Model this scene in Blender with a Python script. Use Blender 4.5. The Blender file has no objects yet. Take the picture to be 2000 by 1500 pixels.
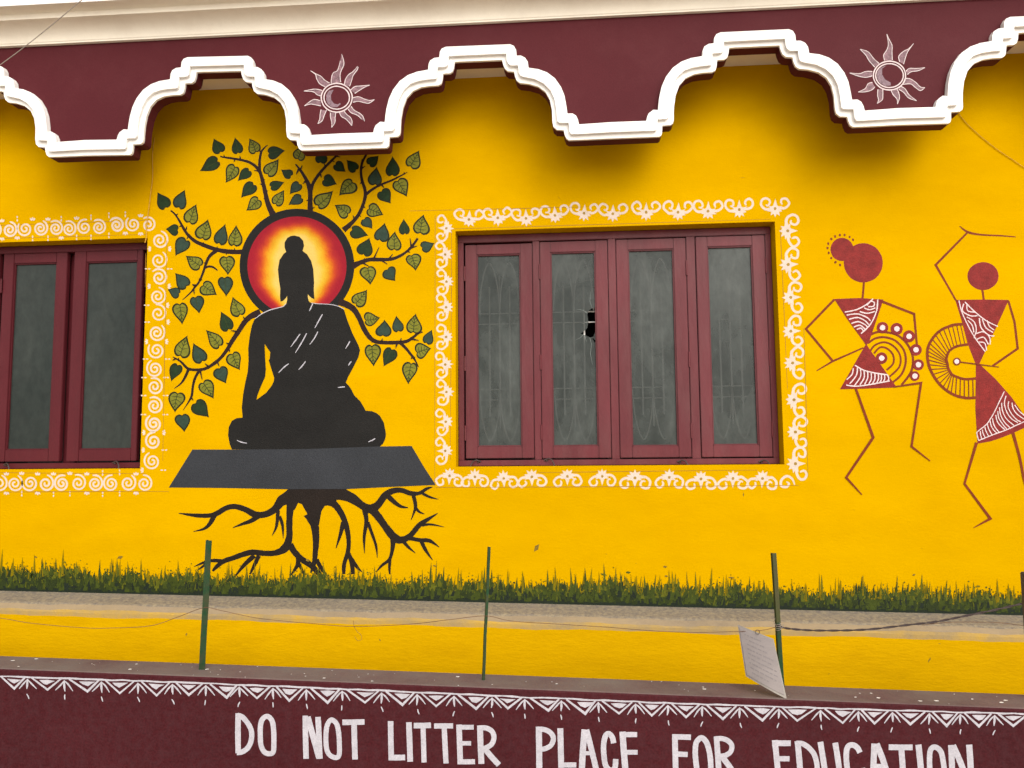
import bpy, bmesh, math, random
from math import radians, sin, cos, pi
from mathutils import Vector, Matrix
from mathutils.geometry import tessellate_polygon
random.seed(7)
S = bpy.context.scene
COL = S.collection

# ------------------------------------------------------------------ camera
F = 1502.0                                   # focal length in photograph pixels (2000 wide)
PITCH, YAW, ROLL = .0874, .0740, .00895
CAM = Vector((0, -4.5, 1.6))
fwd = Vector((-sin(YAW)*cos(PITCH), cos(YAW)*cos(PITCH), sin(PITCH)))
_x = Vector((cos(YAW), sin(YAW), 0)); _y = fwd.cross(_x)
ax = _x*cos(ROLL) + _y*sin(ROLL); ay = _y*cos(ROLL) - _x*sin(ROLL)
cd = bpy.data.cameras.new('camera'); cam = bpy.data.objects.new('camera', cd); COL.objects.link(cam)
cd.sensor_width = 36; cd.lens = F/2000*36; cd.clip_start = .05; cd.clip_end = 400
cam.matrix_world = Matrix((( ax.x, -ay.x, -fwd.x, CAM.x), (ax.y, -ay.y, -fwd.y, CAM.y), (ax.z, -ay.z, -fwd.z, CAM.z), (0, 0, 0, 1)))
S.camera = cam

def P(u, v, Y=0.0):                          # where the sight line of a photograph pixel meets the upright plane y = Y
    d = fwd + ax*((u-1000)/F) + ay*((v-750)/F)
    return CAM + d*((Y-CAM.y)/d.y)

# ------------------------------------------------------------------ light
SUN_EL, SUN_AZ = radians(36), radians(25)    # azimuth: from straight in front of the wall towards the right
W = bpy.data.worlds.new('World'); S.world = W; W.use_nodes = True
nt = W.node_tree; bg = nt.nodes['Background']
sky = nt.nodes.new('ShaderNodeTexSky'); sky.sky_type = 'NISHITA'; sky.sun_disc = False
sky.sun_elevation = SUN_EL; sky.sun_rotation = pi - SUN_AZ
sky.air_density = 1.0; sky.dust_density = 5.0; sky.ozone_density = .6
hs = nt.nodes.new('ShaderNodeHueSaturation'); hs.inputs['Saturation'].default_value = .35
nt.links.new(sky.outputs[0], hs.inputs['Color']); nt.links.new(hs.outputs[0], bg.inputs[0])
bg.inputs[1].default_value = .13
sl = bpy.data.lights.new('sun', 'SUN'); sl.energy = 1.45; sl.angle = radians(130); sl.color = (1, .96, .9)
so = bpy.data.objects.new('sun', sl); COL.objects.link(so)
sd = Vector((sin(SUN_AZ)*cos(SUN_EL), -cos(SUN_AZ)*cos(SUN_EL), sin(SUN_EL)))
so.rotation_euler = (-sd).to_track_quat('-Z', 'Y').to_euler(); so.location = sd*20
S.view_settings.view_transform = 'Standard'; S.view_settings.look = 'None'
S.view_settings.exposure = 0.55; S.view_settings.gamma = 1
S.render.engine = 'CYCLES'; S.cycles.max_bounces = 7; S.cycles.diffuse_bounces = 4; S.cycles.glossy_bounces = 2; S.cycles.transparent_max_bounces = 6

# ------------------------------------------------------------------ materials
MATS = {}
def mat(name, col, rough=.75, var=.12, vscale=1.2, bump=.25, bscale=90, stretch=(1, 1, 1), spec=.3,
        dirt=None, dirt_amt=0., dirt_scale=3., grain=.10, gscale=220, vcol=False):
    m = bpy.data.materials.new(name); m.use_nodes = True; n = m.node_tree.nodes; l = m.node_tree.links
    b = n['Principled BSDF']; b.inputs['Roughness'].default_value = rough
    b.inputs['Specular IOR Level'].default_value = spec
    g = n.new('ShaderNodeNewGeometry'); mp = n.new('ShaderNodeMapping'); l.new(g.outputs['Position'], mp.inputs['Vector'])
    mp.inputs['Scale'].default_value = stretch
    def noise(sc, det=4, ro=.6, src=None):
        t = n.new('ShaderNodeTexNoise'); t.inputs['Scale'].default_value = sc; t.inputs['Detail'].default_value = det
        t.inputs['Roughness'].default_value = ro; l.new(src or mp.outputs[0], t.inputs['Vector']); return t.outputs['Fac']
    def ramp(src, lo, hi, a, c):
        r = n.new('ShaderNodeMapRange'); r.inputs['From Min'].default_value = lo; r.inputs['From Max'].default_value = hi
        r.inputs['To Min'].default_value = a; r.inputs['To Max'].default_value = c; l.new(src, r.inputs['Value']); return r.outputs[0]
    if vcol:
        a = n.new('ShaderNodeVertexColor'); a.layer_name = 'paint'; base = a.outputs[0]
    else:
        rgb = n.new('ShaderNodeRGB'); rgb.outputs[0].default_value = (*col, 1); base = rgb.outputs[0]
    def scale(base, fac):
        mx = n.new('ShaderNodeMix'); mx.data_type = 'RGBA'; mx.blend_type = 'MULTIPLY'; mx.inputs[0].default_value = 1
        l.new(base, mx.inputs[6]); cb = n.new('ShaderNodeCombineColor')
        for k in range(3): l.new(fac, cb.inputs[k])
        l.new(cb.outputs[0], mx.inputs[7]); return mx.outputs[2]
    base = scale(base, ramp(noise(vscale, 5), .3, .7, 1-var, 1+var))
    base = scale(base, ramp(noise(gscale, 2), .25, .75, 1-grain, 1+grain))
    if dirt:
        mx = n.new('ShaderNodeMix'); mx.data_type = 'RGBA'; mx.inputs[7].default_value = (*dirt, 1); l.new(base, mx.inputs[6])
        l.new(ramp(noise(dirt_scale, 8, .7), .5-.25*dirt_amt, .72, 0, min(1, dirt_amt*1.4)), mx.inputs[0]); base = mx.outputs[2]
    l.new(base, b.inputs['Base Color'])
    if bump:
        bp = n.new('ShaderNodeBump'); bp.inputs['Strength'].default_value = bump; bp.inputs['Distance'].default_value = .004
        l.new(noise(bscale, 3, .55), bp.inputs['Height']); l.new(bp.outputs[0], b.inputs['Normal'])
    MATS[name] = m; return m

M = MATS
YEL = (.545, .305, .0)
mat('yellow', YEL, .7, .10, .8, .4, 70, (.6, 1, 1.3), spec=.0, dirt=(0.40, 0.20, 0.), dirt_amt=.28, dirt_scale=1.7, grain=.05)
mat('yellow_plinth', YEL, .65, .07, 1.3, .55, 42, (.45, 1, 1.5), spec=.02, dirt=(0.335, 0.1675, 0.), dirt_amt=.25, dirt_scale=5, grain=.06)
mat('maroon', (0.074, 0.0125, 0.0165), .6, .07, 1.3, .12, 80, spec=.08, dirt=(0.1276, 0.0406, 0.0435), dirt_amt=.12, dirt_scale=3)
mat('maroon_wall', (0.0480, 0.0080, 0.0105), .65, .16, 2.0, .35, 60, spec=.07, dirt=(0.060, 0.0225, 0.0265), dirt_amt=.4, dirt_scale=30, grain=.34, gscale=110)
mat('maroon_top', (0.100, 0.0527, 0.0518), .85, .2, 2.2, .4, 70, dirt=(0.1488, 0.124, 0.1054), dirt_amt=.7, dirt_scale=2.5, grain=.25, gscale=150)
mat('frame', (0.116, 0.0235, 0.0290), .34, .22, 4, .35, 45, (1, 1, .25), spec=.18, dirt=(0.148, 0.0629, 0.0629), dirt_amt=.25, dirt_scale=9)
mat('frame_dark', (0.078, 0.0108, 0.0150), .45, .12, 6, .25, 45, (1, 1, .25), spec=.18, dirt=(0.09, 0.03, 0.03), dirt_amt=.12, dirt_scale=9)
mat('white', (.80, .79, .76), .5, .04, 3, .10, 60, dirt=(.58, .56, .52), dirt_amt=.22, dirt_scale=8, grain=.03)
mat('cream', (0.784, 0.736, 0.624), .6, .05, 2, .12, 60, dirt=(0.56, 0.483, 0.384), dirt_amt=.2, dirt_scale=5, grain=.03)
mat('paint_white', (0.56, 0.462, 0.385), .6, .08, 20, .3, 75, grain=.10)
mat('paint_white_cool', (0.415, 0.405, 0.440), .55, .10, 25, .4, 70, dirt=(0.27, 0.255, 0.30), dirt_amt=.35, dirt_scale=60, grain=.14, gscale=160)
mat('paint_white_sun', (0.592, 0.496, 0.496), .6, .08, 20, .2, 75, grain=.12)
mat('paint_smudge', (0.195, 0.1275, 0.15), .6, .35, 60, .2, 75, grain=.35, gscale=180)
mat('paint_black', (0.0095, 0.009, 0.0082), .6, .25, 4, .35, 95, (.8, 1, 1.2), grain=.25, gscale=150, spec=.14)
mat('paint_root', (0.0121, 0.0077, 0.0055), .55, .2, 8, .4, 90, grain=.15, spec=.15)
mat('paint_branch', (0.0165, 0.0066, 0.0055), .55, .2, 12, .35, 90, grain=.15, spec=.15)
mat('paint_grey', (0.027, 0.0295, 0.034), .6, .16, 3, .35, 95, grain=.2, gscale=150, spec=.15)
mat('paint_glow', (1, 1, 1), .55, .07, 14, .35, 85, (1, 1, .6), vcol=True, grain=.07, spec=.08)
mat('leaf_outline', (0.0150, 0.0170, 0.0040), .6, .2, 30, .3, 90, spec=.15)
mat('leaf_light', (0.152, 0.150, 0.013), .6, .22, 26, .3, 90, grain=.2, spec=.15)
mat('leaf_dark', (0.0115, 0.0270, 0.0090), .6, .25, 30, .3, 90, grain=.2, spec=.15)
mat('leaf_teal', (0.0230, 0.0440, 0.0290), .6, .25, 30, .3, 90, grain=.2, spec=.15)
mat('leaf_vein', (0.029, 0.0377, 0.007), .6, .2, 30, .3, 90, spec=.15)
mat('warli', (0.185, 0.0160, 0.0140), .6, .25, 22, .5, 95, grain=.25, gscale=170, spec=.15)
mat('warli_line', (0.165, 0.025, 0.004), .6, .2, 22, .3, 90, spec=.15)
mat('grass_a', (0.0190, 0.0280, 0.006), .65, .25, 14, .4, 90, spec=.15)
mat('grass_b', (0.0363, 0.0495, 0.0053), .65, .3, 20, .4, 90, spec=.15)
mat('grass_c', (0.0800, 0.0850, 0.0045), .65, .3, 24, .4, 90, spec=.15)
mat('grass_d', (0.0108, 0.0168, 0.0096), .65, .2, 9, .4, 90, spec=.15)
mat('grass_e', (.155, .115, .001), .65, .3, 24, .3, 90, spec=.1)
mat('pencil', (0.294, 0.14, 0.007), .7, .1, 10, 0)
mat('stain', (0.168, 0.105, 0.0084), .8, .4, 60, 0)
mat('ledge', (0.118, 0.102, 0.092), .9, .16, 3, 1.0, 38, dirt=(0.30, 0.245, 0.15), dirt_amt=.7, dirt_scale=44, grain=.25, gscale=110)
mat('ledge_mix', (0.20, 0.155, 0.105), .9, .2, 4, .7, 40, (.5, 1, 1), dirt=(0.29, 0.215, 0.12), dirt_amt=.7, dirt_scale=5, grain=.15)
mat('ledge_edge', (0.2728, 0.2046, 0.1116), .85, .14, 4, .5, 45, dirt=(0.44, 0.26, 0.02), dirt_amt=.75, dirt_scale=4, grain=.08)
mat('green_paint', (0.0110, 0.0440, 0.0170), .5, .15, 12, .2, 60, dirt=(0.07, 0.045, 0.025), dirt_amt=.42, dirt_scale=26, spec=.15)
mat('green_olive', (0.051, 0.057, 0.021), .5, .15, 12, .2, 60, dirt=(0.072, 0.048, 0.024), dirt_amt=.4, dirt_scale=20, spec=.15)
mat('old_wood', (0.096, 0.075, 0.06), .8, .25, 10, .5, 40, (3, 3, .3))
mat('rust_wire', (0.112, 0.0525, 0.028), .7, .3, 20, 0)
mat('black_cable', (.035, .022, .020), .5, .2, 20, 0)
mat('grey_wire', (.22, .19, .16), .6, .3, 20, 0)
mat('yellow_wire', (.50, .27, .02), .6, .2, 12, 0)
mat('iron', (.05, .032, .03), .5, .3, 30, .1)
mat('grille_paint', (.75, .74, .70), .5, .1, 12, 0)
mat('paper', (0.220, 0.192, 0.182), .6, .05, 9, .1, 30, (.5, .5, 1.6), dirt=(0.165, 0.143, 0.138), dirt_amt=.45, dirt_scale=20, grain=.03)
mat('plastic_sleeve', (0.19, 0.165, 0.14), .25, .05, 9, 0, spec=.5)
mat('faded_ink', (.160, .142, .142), .6, .15, 40, 0)
mat('glass_edge', (.30, .34, .32), .3, .1, 20, 0)
mat('room', (.06, .06, .055), .9, .1, 3, 0)
mat('bounce_ground', (.43, .34, .26), .9, .2, 2, .5, 40, grain=.25)  # dusty ground colour, lightened and warmed so its bounce tints the eave shade
mat('soil', (.16, .11, .07), .95, .3, 5, .8, 20)
mat('roof', (.35, .33, .30), .9, .1, 2, .2, 30)

def glass_mat(name, tint, dust, trans):
    m = bpy.data.materials.new(name); m.use_nodes = True; n = m.node_tree.nodes; l = m.node_tree.links
    b = n['Principled BSDF']; b.inputs['Roughness'].default_value = .28; b.inputs['Specular IOR Level'].default_value = .22
    g = n.new('ShaderNodeNewGeometry')
    def noise(sc, stretch, det=6):
        mp = n.new('ShaderNodeMapping'); mp.inputs['Scale'].default_value = stretch; l.new(g.outputs['Position'], mp.inputs[0])
        t = n.new('ShaderNodeTexNoise'); t.inputs['Scale'].default_value = sc; t.inputs['Detail'].default_value = det
        t.inputs['Roughness'].default_value = .65; t.inputs['Distortion'].default_value = .4; l.new(mp.outputs[0], t.inputs[0]); return t.outputs['Fac']
    r = n.new('ShaderNodeMapRange'); l.new(noise(2.6, (1.6, 1, .8)), r.inputs[0])
    r.inputs[1].default_value = .36; r.inputs[2].default_value = .68
    r2 = n.new('ShaderNodeMapRange'); l.new(noise(16, (1.2, 1, .8), 4), r2.inputs[0])
    r2.inputs[1].default_value = .35; r2.inputs[2].default_value = .8; r2.inputs[3].default_value = .8; r2.inputs[4].default_value = 1.2
    mx = n.new('ShaderNodeMix'); mx.data_type = 'RGBA'; l.new(r.outputs[0], mx.inputs[0])
    mx.inputs[6].default_value = (*tint, 1); mx.inputs[7].default_value = (*dust, 1)
    mu = n.new('ShaderNodeMix'); mu.data_type = 'RGBA'; mu.blend_type = 'MULTIPLY'; mu.inputs[0].default_value = 1
    l.new(mx.outputs[2], mu.inputs[6]); cb = n.new('ShaderNodeCombineColor')
    for k in range(3): l.new(r2.outputs[0], cb.inputs[k])
    l.new(cb.outputs[0], mu.inputs[7]); l.new(mu.outputs[2], b.inputs['Base Color'])
    bp = n.new('ShaderNodeBump'); bp.inputs['Strength'].default_value = .25; bp.inputs['Distance'].default_value = .003
    l.new(noise(30, (1, 1, .7), 3), bp.inputs['Height']); l.new(bp.outputs[0], b.inputs['Normal'])
    tr = n.new('ShaderNodeBsdfTransparent'); ms = n.new('ShaderNodeMixShader')
    mr = n.new('ShaderNodeMapRange'); l.new(r.outputs[0], mr.inputs[0]); mr.inputs[3].default_value = trans; mr.inputs[4].default_value = trans*.6
    l.new(mr.outputs[0], ms.inputs[0]); l.new(b.outputs[0], ms.inputs[1]); l.new(tr.outputs[0], ms.inputs[2])
    l.new(ms.outputs[0], n['Material Output'].inputs[0]); M[name] = m
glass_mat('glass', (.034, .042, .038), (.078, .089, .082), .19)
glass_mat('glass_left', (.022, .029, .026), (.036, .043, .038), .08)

# ------------------------------------------------------------------ object helpers
def tag(o, label=None, cat=None, group=None, kind=None):
    for k, v in (('label', label), ('category', cat), ('group', group), ('kind', kind)):
        if v: o[k] = v
    return o
def empty(name, loc=(0, 0, 0)):
    o = bpy.data.objects.new(name, None); COL.objects.link(o); o.location = loc; return o
def link(name, verts, faces, mats, mi=None, parent=None, smooth=False, origin=None, colors=None):
    me = bpy.data.meshes.new(name)
    if origin is not None: verts = [Vector(v)-Vector(origin) for v in verts]
    me.from_pydata([tuple(v) for v in verts], [], faces)
    for m in (mats if isinstance(mats, (list, tuple)) else [mats]): me.materials.append(M[m])
    if mi: me.polygons.foreach_set('material_index', mi)
    if smooth: me.polygons.foreach_set('use_smooth', [True]*len(me.polygons))
    if colors:
        ca = me.color_attributes.new('paint', 'FLOAT_COLOR', 'POINT')
        for i, c in enumerate(colors): ca.data[i].color = (*c, 1)
    me.update()
    o = bpy.data.objects.new(name, me); COL.objects.link(o)
    if origin is not None: o.location = origin
    if parent: o.parent = parent
    return o

class Solid:                                  # boxes, extrusions and sweeps
    def __init__(s): s.v = []; s.f = []; s.m = []
    def quad(s, *p, m=0):
        k = len(s.v); s.v += [Vector(q) for q in p]; s.f.append(tuple(range(k, k+len(p)))); s.m.append(m)
    def box(s, a, b, m=0, bev=0):
        bm = bmesh.new(); bmesh.ops.create_cube(bm, size=1)
        a = Vector(a); b = Vector(b); c = (a+b)/2; d = b-a
        for v in bm.verts: v.co = Vector((v.co.x*d.x, v.co.y*d.y, v.co.z*d.z))+c
        if bev: bmesh.ops.bevel(bm, geom=bm.edges[:], offset=bev, segments=2, affect='EDGES')
        s.bm(bm, m)
    def bm(s, bm, m=0):
        k = len(s.v); bm.verts.index_update(); s.v += [v.co.copy() for v in bm.verts]
        for f in bm.faces: s.f.append(tuple(k+v.index for v in f.verts)); s.m.append(m)
        bm.free()
    def extrude(s, prof, A, B, m=0, caps=True, ms=None):  # prof: list of (y, z) ; A,B : functions giving x and z-shift
        k = len(s.v); n = len(prof)
        for x, fz in (A, B):
            s.v += [Vector((x, y, z+fz)) for y, z in prof]
        for i in range(n-1):
            s.f.append((k+i, k+i+1, k+n+i+1, k+n+i)); s.m.append(ms[i] if ms else m)
    def tube(s, pts, r, m=0, n=6):
        pts = [Vector(p) for p in pts]; k0 = len(s.v)
        for i, p in enumerate(pts):
            t = (pts[min(i+1, len(pts)-1)]-pts[max(i-1, 0)]).normalized()
            a = t.cross(Vector((.3, 1, .2))).normalized(); b = t.cross(a)
            rr = r[i] if isinstance(r, (list, tuple)) else r
            for j in range(n):
                q = 2*pi*j/n; s.v.append(p+a*(rr*cos(q))+b*(rr*sin(q)))
        for i in range(len(pts)-1):
            for j in range(n):
                s.f.append((k0+i*n+j, k0+i*n+(j+1) % n, k0+(i+1)*n+(j+1) % n, k0+(i+1)*n+j)); s.m.append(m)
        s.f.append(tuple(k0+j for j in range(n))); s.m.append(m)
        e = k0+(len(pts)-1)*n; s.f.append(tuple(e+j for j in reversed(range(n)))); s.m.append(m)
    def build(s, name, mats, parent=None, smooth=False, origin=None):
        return link(name, s.v, s.f, mats, s.m, parent, smooth, origin)

def crom(pts, sub=5, closed=False):           # Catmull-Rom through tuples of any length
    n = len(pts); out = []
    seg = n if closed else n-1
    for i in range(seg):
        p0 = pts[(i-1) % n] if closed else pts[max(i-1, 0)]; p1 = pts[i]; p2 = pts[(i+1) % n]
        p3 = pts[(i+2) % n] if closed else pts[min(i+2, n-1)]
        for j in range(sub):
            t = j/sub
            out.append(tuple(.5*(2*b+(c-a)*t+(2*a-5*b+4*c-d)*t*t+(3*b-a-3*c+d)*t**3) for a, b, c, d in zip(p0, p1, p2, p3)))
    if not closed: out.append(tuple(pts[-1]))
    return out

class Paint:                                  # flat paint lying on an upright plane, drawn in photograph pixels
    def __init__(s, Y=0.0, e=.0012, T=None): s.Y = Y; s.e = e*.4; s.v = []; s.f = []; s.m = []; s.T = T; s.col = []; s.step = .00006
    def put(s, pts):
        k = len(s.v)
        for u, v in pts:
            if s.T: u, v = s.T(u, v)
            q = P(u, v, s.Y); q.y -= s.e; s.v.append(q)
        return k
    def up(s): s.e += s.step
    def poly(s, loop, m=0, holes=(), lift=True):
        loops = [[Vector((p[0], p[1], 0)) for p in lp] for lp in [loop, *holes]]
        k = s.put([p for lp in [loop, *holes] for p in lp])
        for t in tessellate_polygon(loops): s.face(tuple(k+i for i in t), m)
        if lift: s.up()
    def face(s, t, m):
        a, b, c = s.v[t[0]], s.v[t[1]], s.v[t[2]]
        n = (b-a).cross(c-a)
        if n.length < 1e-10: return
        s.f.append(t if n.y < 0 else tuple(reversed(t))); s.m.append(m)
    def ellipse(s, cx, cy, rx, ry=None, m=0, n=28, wob=0):
        ry = ry or rx
        s.poly([(cx+rx*(1+random.uniform(-wob, wob))*cos(2*pi*i/n), cy+ry*(1+random.uniform(-wob, wob))*sin(2*pi*i/n)) for i in range(n)], m)
    def ring(s, cx, cy, rx, ry, w, m=0, n=44, wob=.0):
        k = s.put([(cx+(rx+d)*(1+random.uniform(-wob, wob))*cos(2*pi*i/n), cy+(ry+d)*(1+random.uniform(-wob, wob))*sin(2*pi*i/n)) for i in range(n) for d in (-w/2, w/2)])
        for i in range(n):
            a, b = k+2*i, k+2*((i+1) % n); s.face((a, a+1, b+1, b), m)
        s.up()
    def ribbon(s, pts, w, m=0, smooth=True, closed=False, sub=5, jit=.05):
        n = len(pts); ws = list(w) if isinstance(w, (list, tuple)) else [w]*n
        while len(ws) < n: ws.append(ws[-1])
        q = [(p[0], p[1], ws[i]) for i, p in enumerate(pts)]
        if smooth and n > 2: q = crom(q, sub, closed)
        L = len(q); pl = []
        for i, (x, y, ww) in enumerate(q):
            if closed: a, b = q[(i-1) % L], q[(i+1) % L]
            else: a, b = q[max(i-1, 0)], q[min(i+1, L-1)]
            d1 = Vector((x-a[0], y-a[1])); d2 = Vector((b[0]-x, b[1]-y))
            if d1.length < 1e-6: d1 = d2
            if d2.length < 1e-6: d2 = d1
            d1.normalize(); d2.normalize(); t = d1+d2
            if t.length < 1e-4: t = d2
            t.normalize(); c = max(.45, abs(t.dot(d2))); h = ww*.5/c*(1+random.uniform(-jit, jit))
            nx, ny = -t.y, t.x; pl += [(x+nx*h, y+ny*h), (x-nx*h, y-ny*h)]
        k = s.put(pl)
        for i in range(L if closed else L-1):
            a, b = k+2*i, k+2*((i+1) % L); s.face((a, a+1, b+1, b), m)
        s.up()
    def build(s, name, mats, parent=None, **k):
        return link(name, s.v, s.f, mats, s.m, parent, colors=s.col or None, **k)

def Z(ox, oy, sc):                            # coordinates read off an enlarged view of the photograph
    return lambda u, v: (ox+u/sc, oy+v/sc)

def lerp(tab, x):
    for (a, ya), (b, yb) in zip(tab, tab[1:]):
        if x <= b: break
    return ya+(yb-ya)*(x-a)/(b-a)

XL, XR = -6.5, 6.5
# ================================================================== the setting
g = Solid(); g.quad((-150, -150, 0), (150, -150, 0), (150, 150, 0), (-150, 150, 0))
tag(g.build('ground', 'bounce_ground'), kind='structure')
YB = -1.1                                     # front face of the boundary wall
YV = -0.33                                    # front face of the valance

# ================================================================== the building
B = tag(empty('building'), 'yellow painted house with maroon scalloped valance, wall murals and maroon wooden windows', 'building')

def rect(c, Y):                               # mean upright rectangle through four traced corners TL TR BR BL
    q = [P(u, v, Y) for u, v in c]
    return ((q[0].x+q[3].x)/2, (q[1].x+q[2].x)/2, (q[2].z+q[3].z)/2, (q[0].z+q[1].z)/2)
RO = rect([(891, 451.6), (1512.4, 432.4), (1533, 909), (889, 910)], 0)
_l = rect([(0, 473), (288, 465), (273.8, 915.6), (0, 916.6)], 0)
LO = (_l[1]-(RO[1]-RO[0]), _l[1], _l[2], _l[3])
zc = (P(410, 175, 0).z+P(940, 153, 0).z+P(1450, 127, 0).z)/3       # soffit behind the valance
_a, _b = P(0, 1153.6), P(1990, 1201.7)
def zl(x): return _a.z+(x-_a.x)*(_b.z-_a.z)/(_b.x-_a.x)            # the ledge falls a little to the right
DEP = .09
# --- yellow wall with its two openings and their reveals
w = Solid()
xs = [XL, LO[0], LO[1], RO[0], RO[1], XR]
for i in range(5):
    x0, x1 = xs[i], xs[i+1]
    if i in (1, 3):
        o = LO if i == 1 else RO
        w.quad((x0, 0, zl(x0)), (x1, 0, zl(x1)), (x1, 0, o[2]), (x0, 0, o[2]))
        w.quad((x0, 0, o[3]), (x1, 0, o[3]), (x1, 0, zc), (x0, 0, zc))
        for a, b in (((x0, o[2]), (x1, o[2])), ((x1, o[2]), (x1, o[3])), ((x1, o[3]), (x0, o[3])), ((x0, o[3]), (x0, o[2]))):
            w.quad((a[0], 0, a[1]), (b[0], 0, b[1]), (b[0], .24, b[1]), (a[0], .24, a[1]))
    else:
        w.quad((x0, 0, zl(x0)), (x1, 0, zl(x1)), (x1, 0, zc), (x0, 0, zc))
w.build('wall', 'yellow', B)
# --- ledge and plinth
lg = Solid()
def pro(x):                                   # ledge section at x
    u = CAM.x
    z0 = zl(x)
    w1 = .003*sin(x*7+1)+.002*sin(x*19)+.0015*sin(x*43+2); w2 = .004*sin(x*5.3)+.003*sin(x*13+1)+.002*sin(x*37); w2 *= .45
    return [(0, z0), (-.15, z0-.028+w1*.4), (-.165, z0-.036+w1), (-.185, z0-.062+w1), (-.19, z0-.076+w2), (-.192, z0-.098+w2*1.6), (-.192, -.1)]
N = 260
for i in range(N):
    xa = XL+(XR-XL)*i/N; xb = XL+(XR-XL)*(i+1)/N
    pa, pb = pro(xa), pro(xb)
    for k, m_ in enumerate((0, 0, 3, 1, 1, 2)):
        lg.quad((xa, *pa[k]), (xa, *pa[k+1]), (xb, *pb[k+1]), (xb, *pb[k]), m=m_)
lg.build('plinth', ['ledge', 'ledge_edge', 'yellow_plinth', 'ledge_mix'], B)
# --- soffit, rear walls, roof
cl = Solid(); cl.quad((XL, YV+.07, zc), (XR, YV+.07, zc), (XR, .02, zc), (XL, .02, zc)); cl.build('ceiling', 'cream', B)

# --- cornice profile, drawn at the left edge of the picture
zj = (P(0, 96.3, YV).z+P(700, 58.8, YV).z+P(1360, 24.8, YV).z)/3
def zat(v, Y): return P(0, v, Y).z + (zj-P(0, 96.3, YV).z)
Y1, Y2, Y3 = YV-.022, YV-.12, YV-.19
zb = zj+.004
za = zat(43, Y2); ztop = zat(15.5, Y3)
pr = [(YV+.04, zj), (Y1, zj), (Y1, zj+.008)]
for k in range(13):
    t = k/12*pi/2; pr.append((Y1-(Y1-Y2)*(1-cos(t)), zj+.008+(za-zj-.008)*sin(t)))
pr += [(Y2-.004, za), (Y2-.006, za+.03)]
za2 = za+.03
for k in range(9):
    t = k/8*pi/2; pr.append((Y2-.006-(Y2-.006-Y3)*(1-cos(t)), za2+(ztop-za2)*sin(t)))
pr += [(Y3-.006, ztop), (Y3-.006, ztop+.24), (.3, ztop+.24)]
co = Solid(); nw = len(pr)-4
co.extrude(pr, (XL, 0), (XR, 0), ms=[1 if i < nw else 0 for i in range(len(pr)-1)])
o = co.build('cornice', ['white', 'cream'], B)
for p in o.data.polygons:
    p.use_smooth = 3 <= p.index < 15 or 17 <= p.index < 26
ROOFZ = ztop+.24
sh = Solid()
sh.quad((XL, 0, zc), (XR, 0, zc), (XR, 0, ROOFZ), (XL, 0, ROOFZ))
sh.quad((XL, .02, -.1), (XL, 4, -.1), (XL, 4, ROOFZ), (XL, .02, ROOFZ)); sh.quad((XR, .02, -.1), (XR, 4, -.1), (XR, 4, ROOFZ), (XR, .02, ROOFZ))
sh.quad((XL, 4, -.1), (XR, 4, -.1), (XR, 4, ROOFZ), (XL, 4, ROOFZ))
sh.build('side_wall', 'yellow', B)
rf = Solid(); rf.quad((XL, .3, ROOFZ-.002), (XR, .3, ROOFZ-.002), (XR, 4, ROOFZ-.002), (XL, 4, ROOFZ-.002)); rf.build('roof', 'roof', B)
rm = Solid()
for x0, x1 in ((LO[0]-.3, LO[1]+.3), (RO[0]-.3, RO[1]+.3)):
    rm.quad((x0, 2, .3), (x1, 2, .3), (x1, 2, 3), (x0, 2, 3)); rm.quad((x0, .24, .3), (x0, 2, .3), (x0, 2, 3), (x0, .24, 3))
    rm.quad((x1, .24, .3), (x1, 2, .3), (x1, 2, 3), (x1, .24, 3)); rm.quad((x0, .24, .3), (x1, .24, .3), (x1, 2, .3), (x0, 2, .3)); rm.quad((x0, .24, 3), (x1, .24, 3), (x1, 2, 3), (x0, 2, 3))
rm.build('room_interior', 'room', B)

# --- valance: one arch traced between two pendants, repeated
a5, a6 = Z(740, 70, 6.25), Z(960, 70, 5.882)
def tr(f, pts): return [f(*p) for p in pts]
Lc = [(667, 294.4)]+tr(a5, [(0, 1388), (100, 1385), (122, 1370), (131, 1340), (137, 1255), (235, 1248), (262, 1225), (270, 1190), (272, 1120), (278, 1030), (300, 900), (345, 780), (420, 695), (520, 648), (620, 632), (730, 625), (765, 605), (778, 570), (790, 482), (870, 478), (905, 455), (920, 410), (930, 340), (1000, 335)])+\
     tr(a6, [(125, 297), (135, 345), (155, 395), (190, 425), (262, 432), (270, 480), (290, 530), (330, 560), (430, 570), (540, 602), (620, 662), (670, 750), (695, 870), (700, 1000), (712, 1060), (750, 1095), (830, 1100), (840, 1150), (860, 1195), (890, 1215), (1000, 1212)])+[(1193, 273.3)]
Mc = [(667, 284.6)]+tr(a5, [(0, 1328), (55, 1325), (72, 1305), (80, 1195), (185, 1188), (207, 1165), (215, 1050), (230, 930), (265, 805), (320, 695), (400, 622), (500, 586), (600, 570), (712, 560), (723, 530), (730, 422), (830, 413), (855, 390), (865, 285)])+\
     tr(a6, [(175, 240), (180, 320), (198, 355), (225, 375), (310, 375), (318, 460), (335, 490), (370, 505), (500, 530), (600, 580), (680, 660), (725, 760), (745, 880), (757, 1010), (775, 1027), (885, 1030), (895, 1130), (915, 1160), (1000, 1158)])+[(1193, 263.6)]
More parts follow.
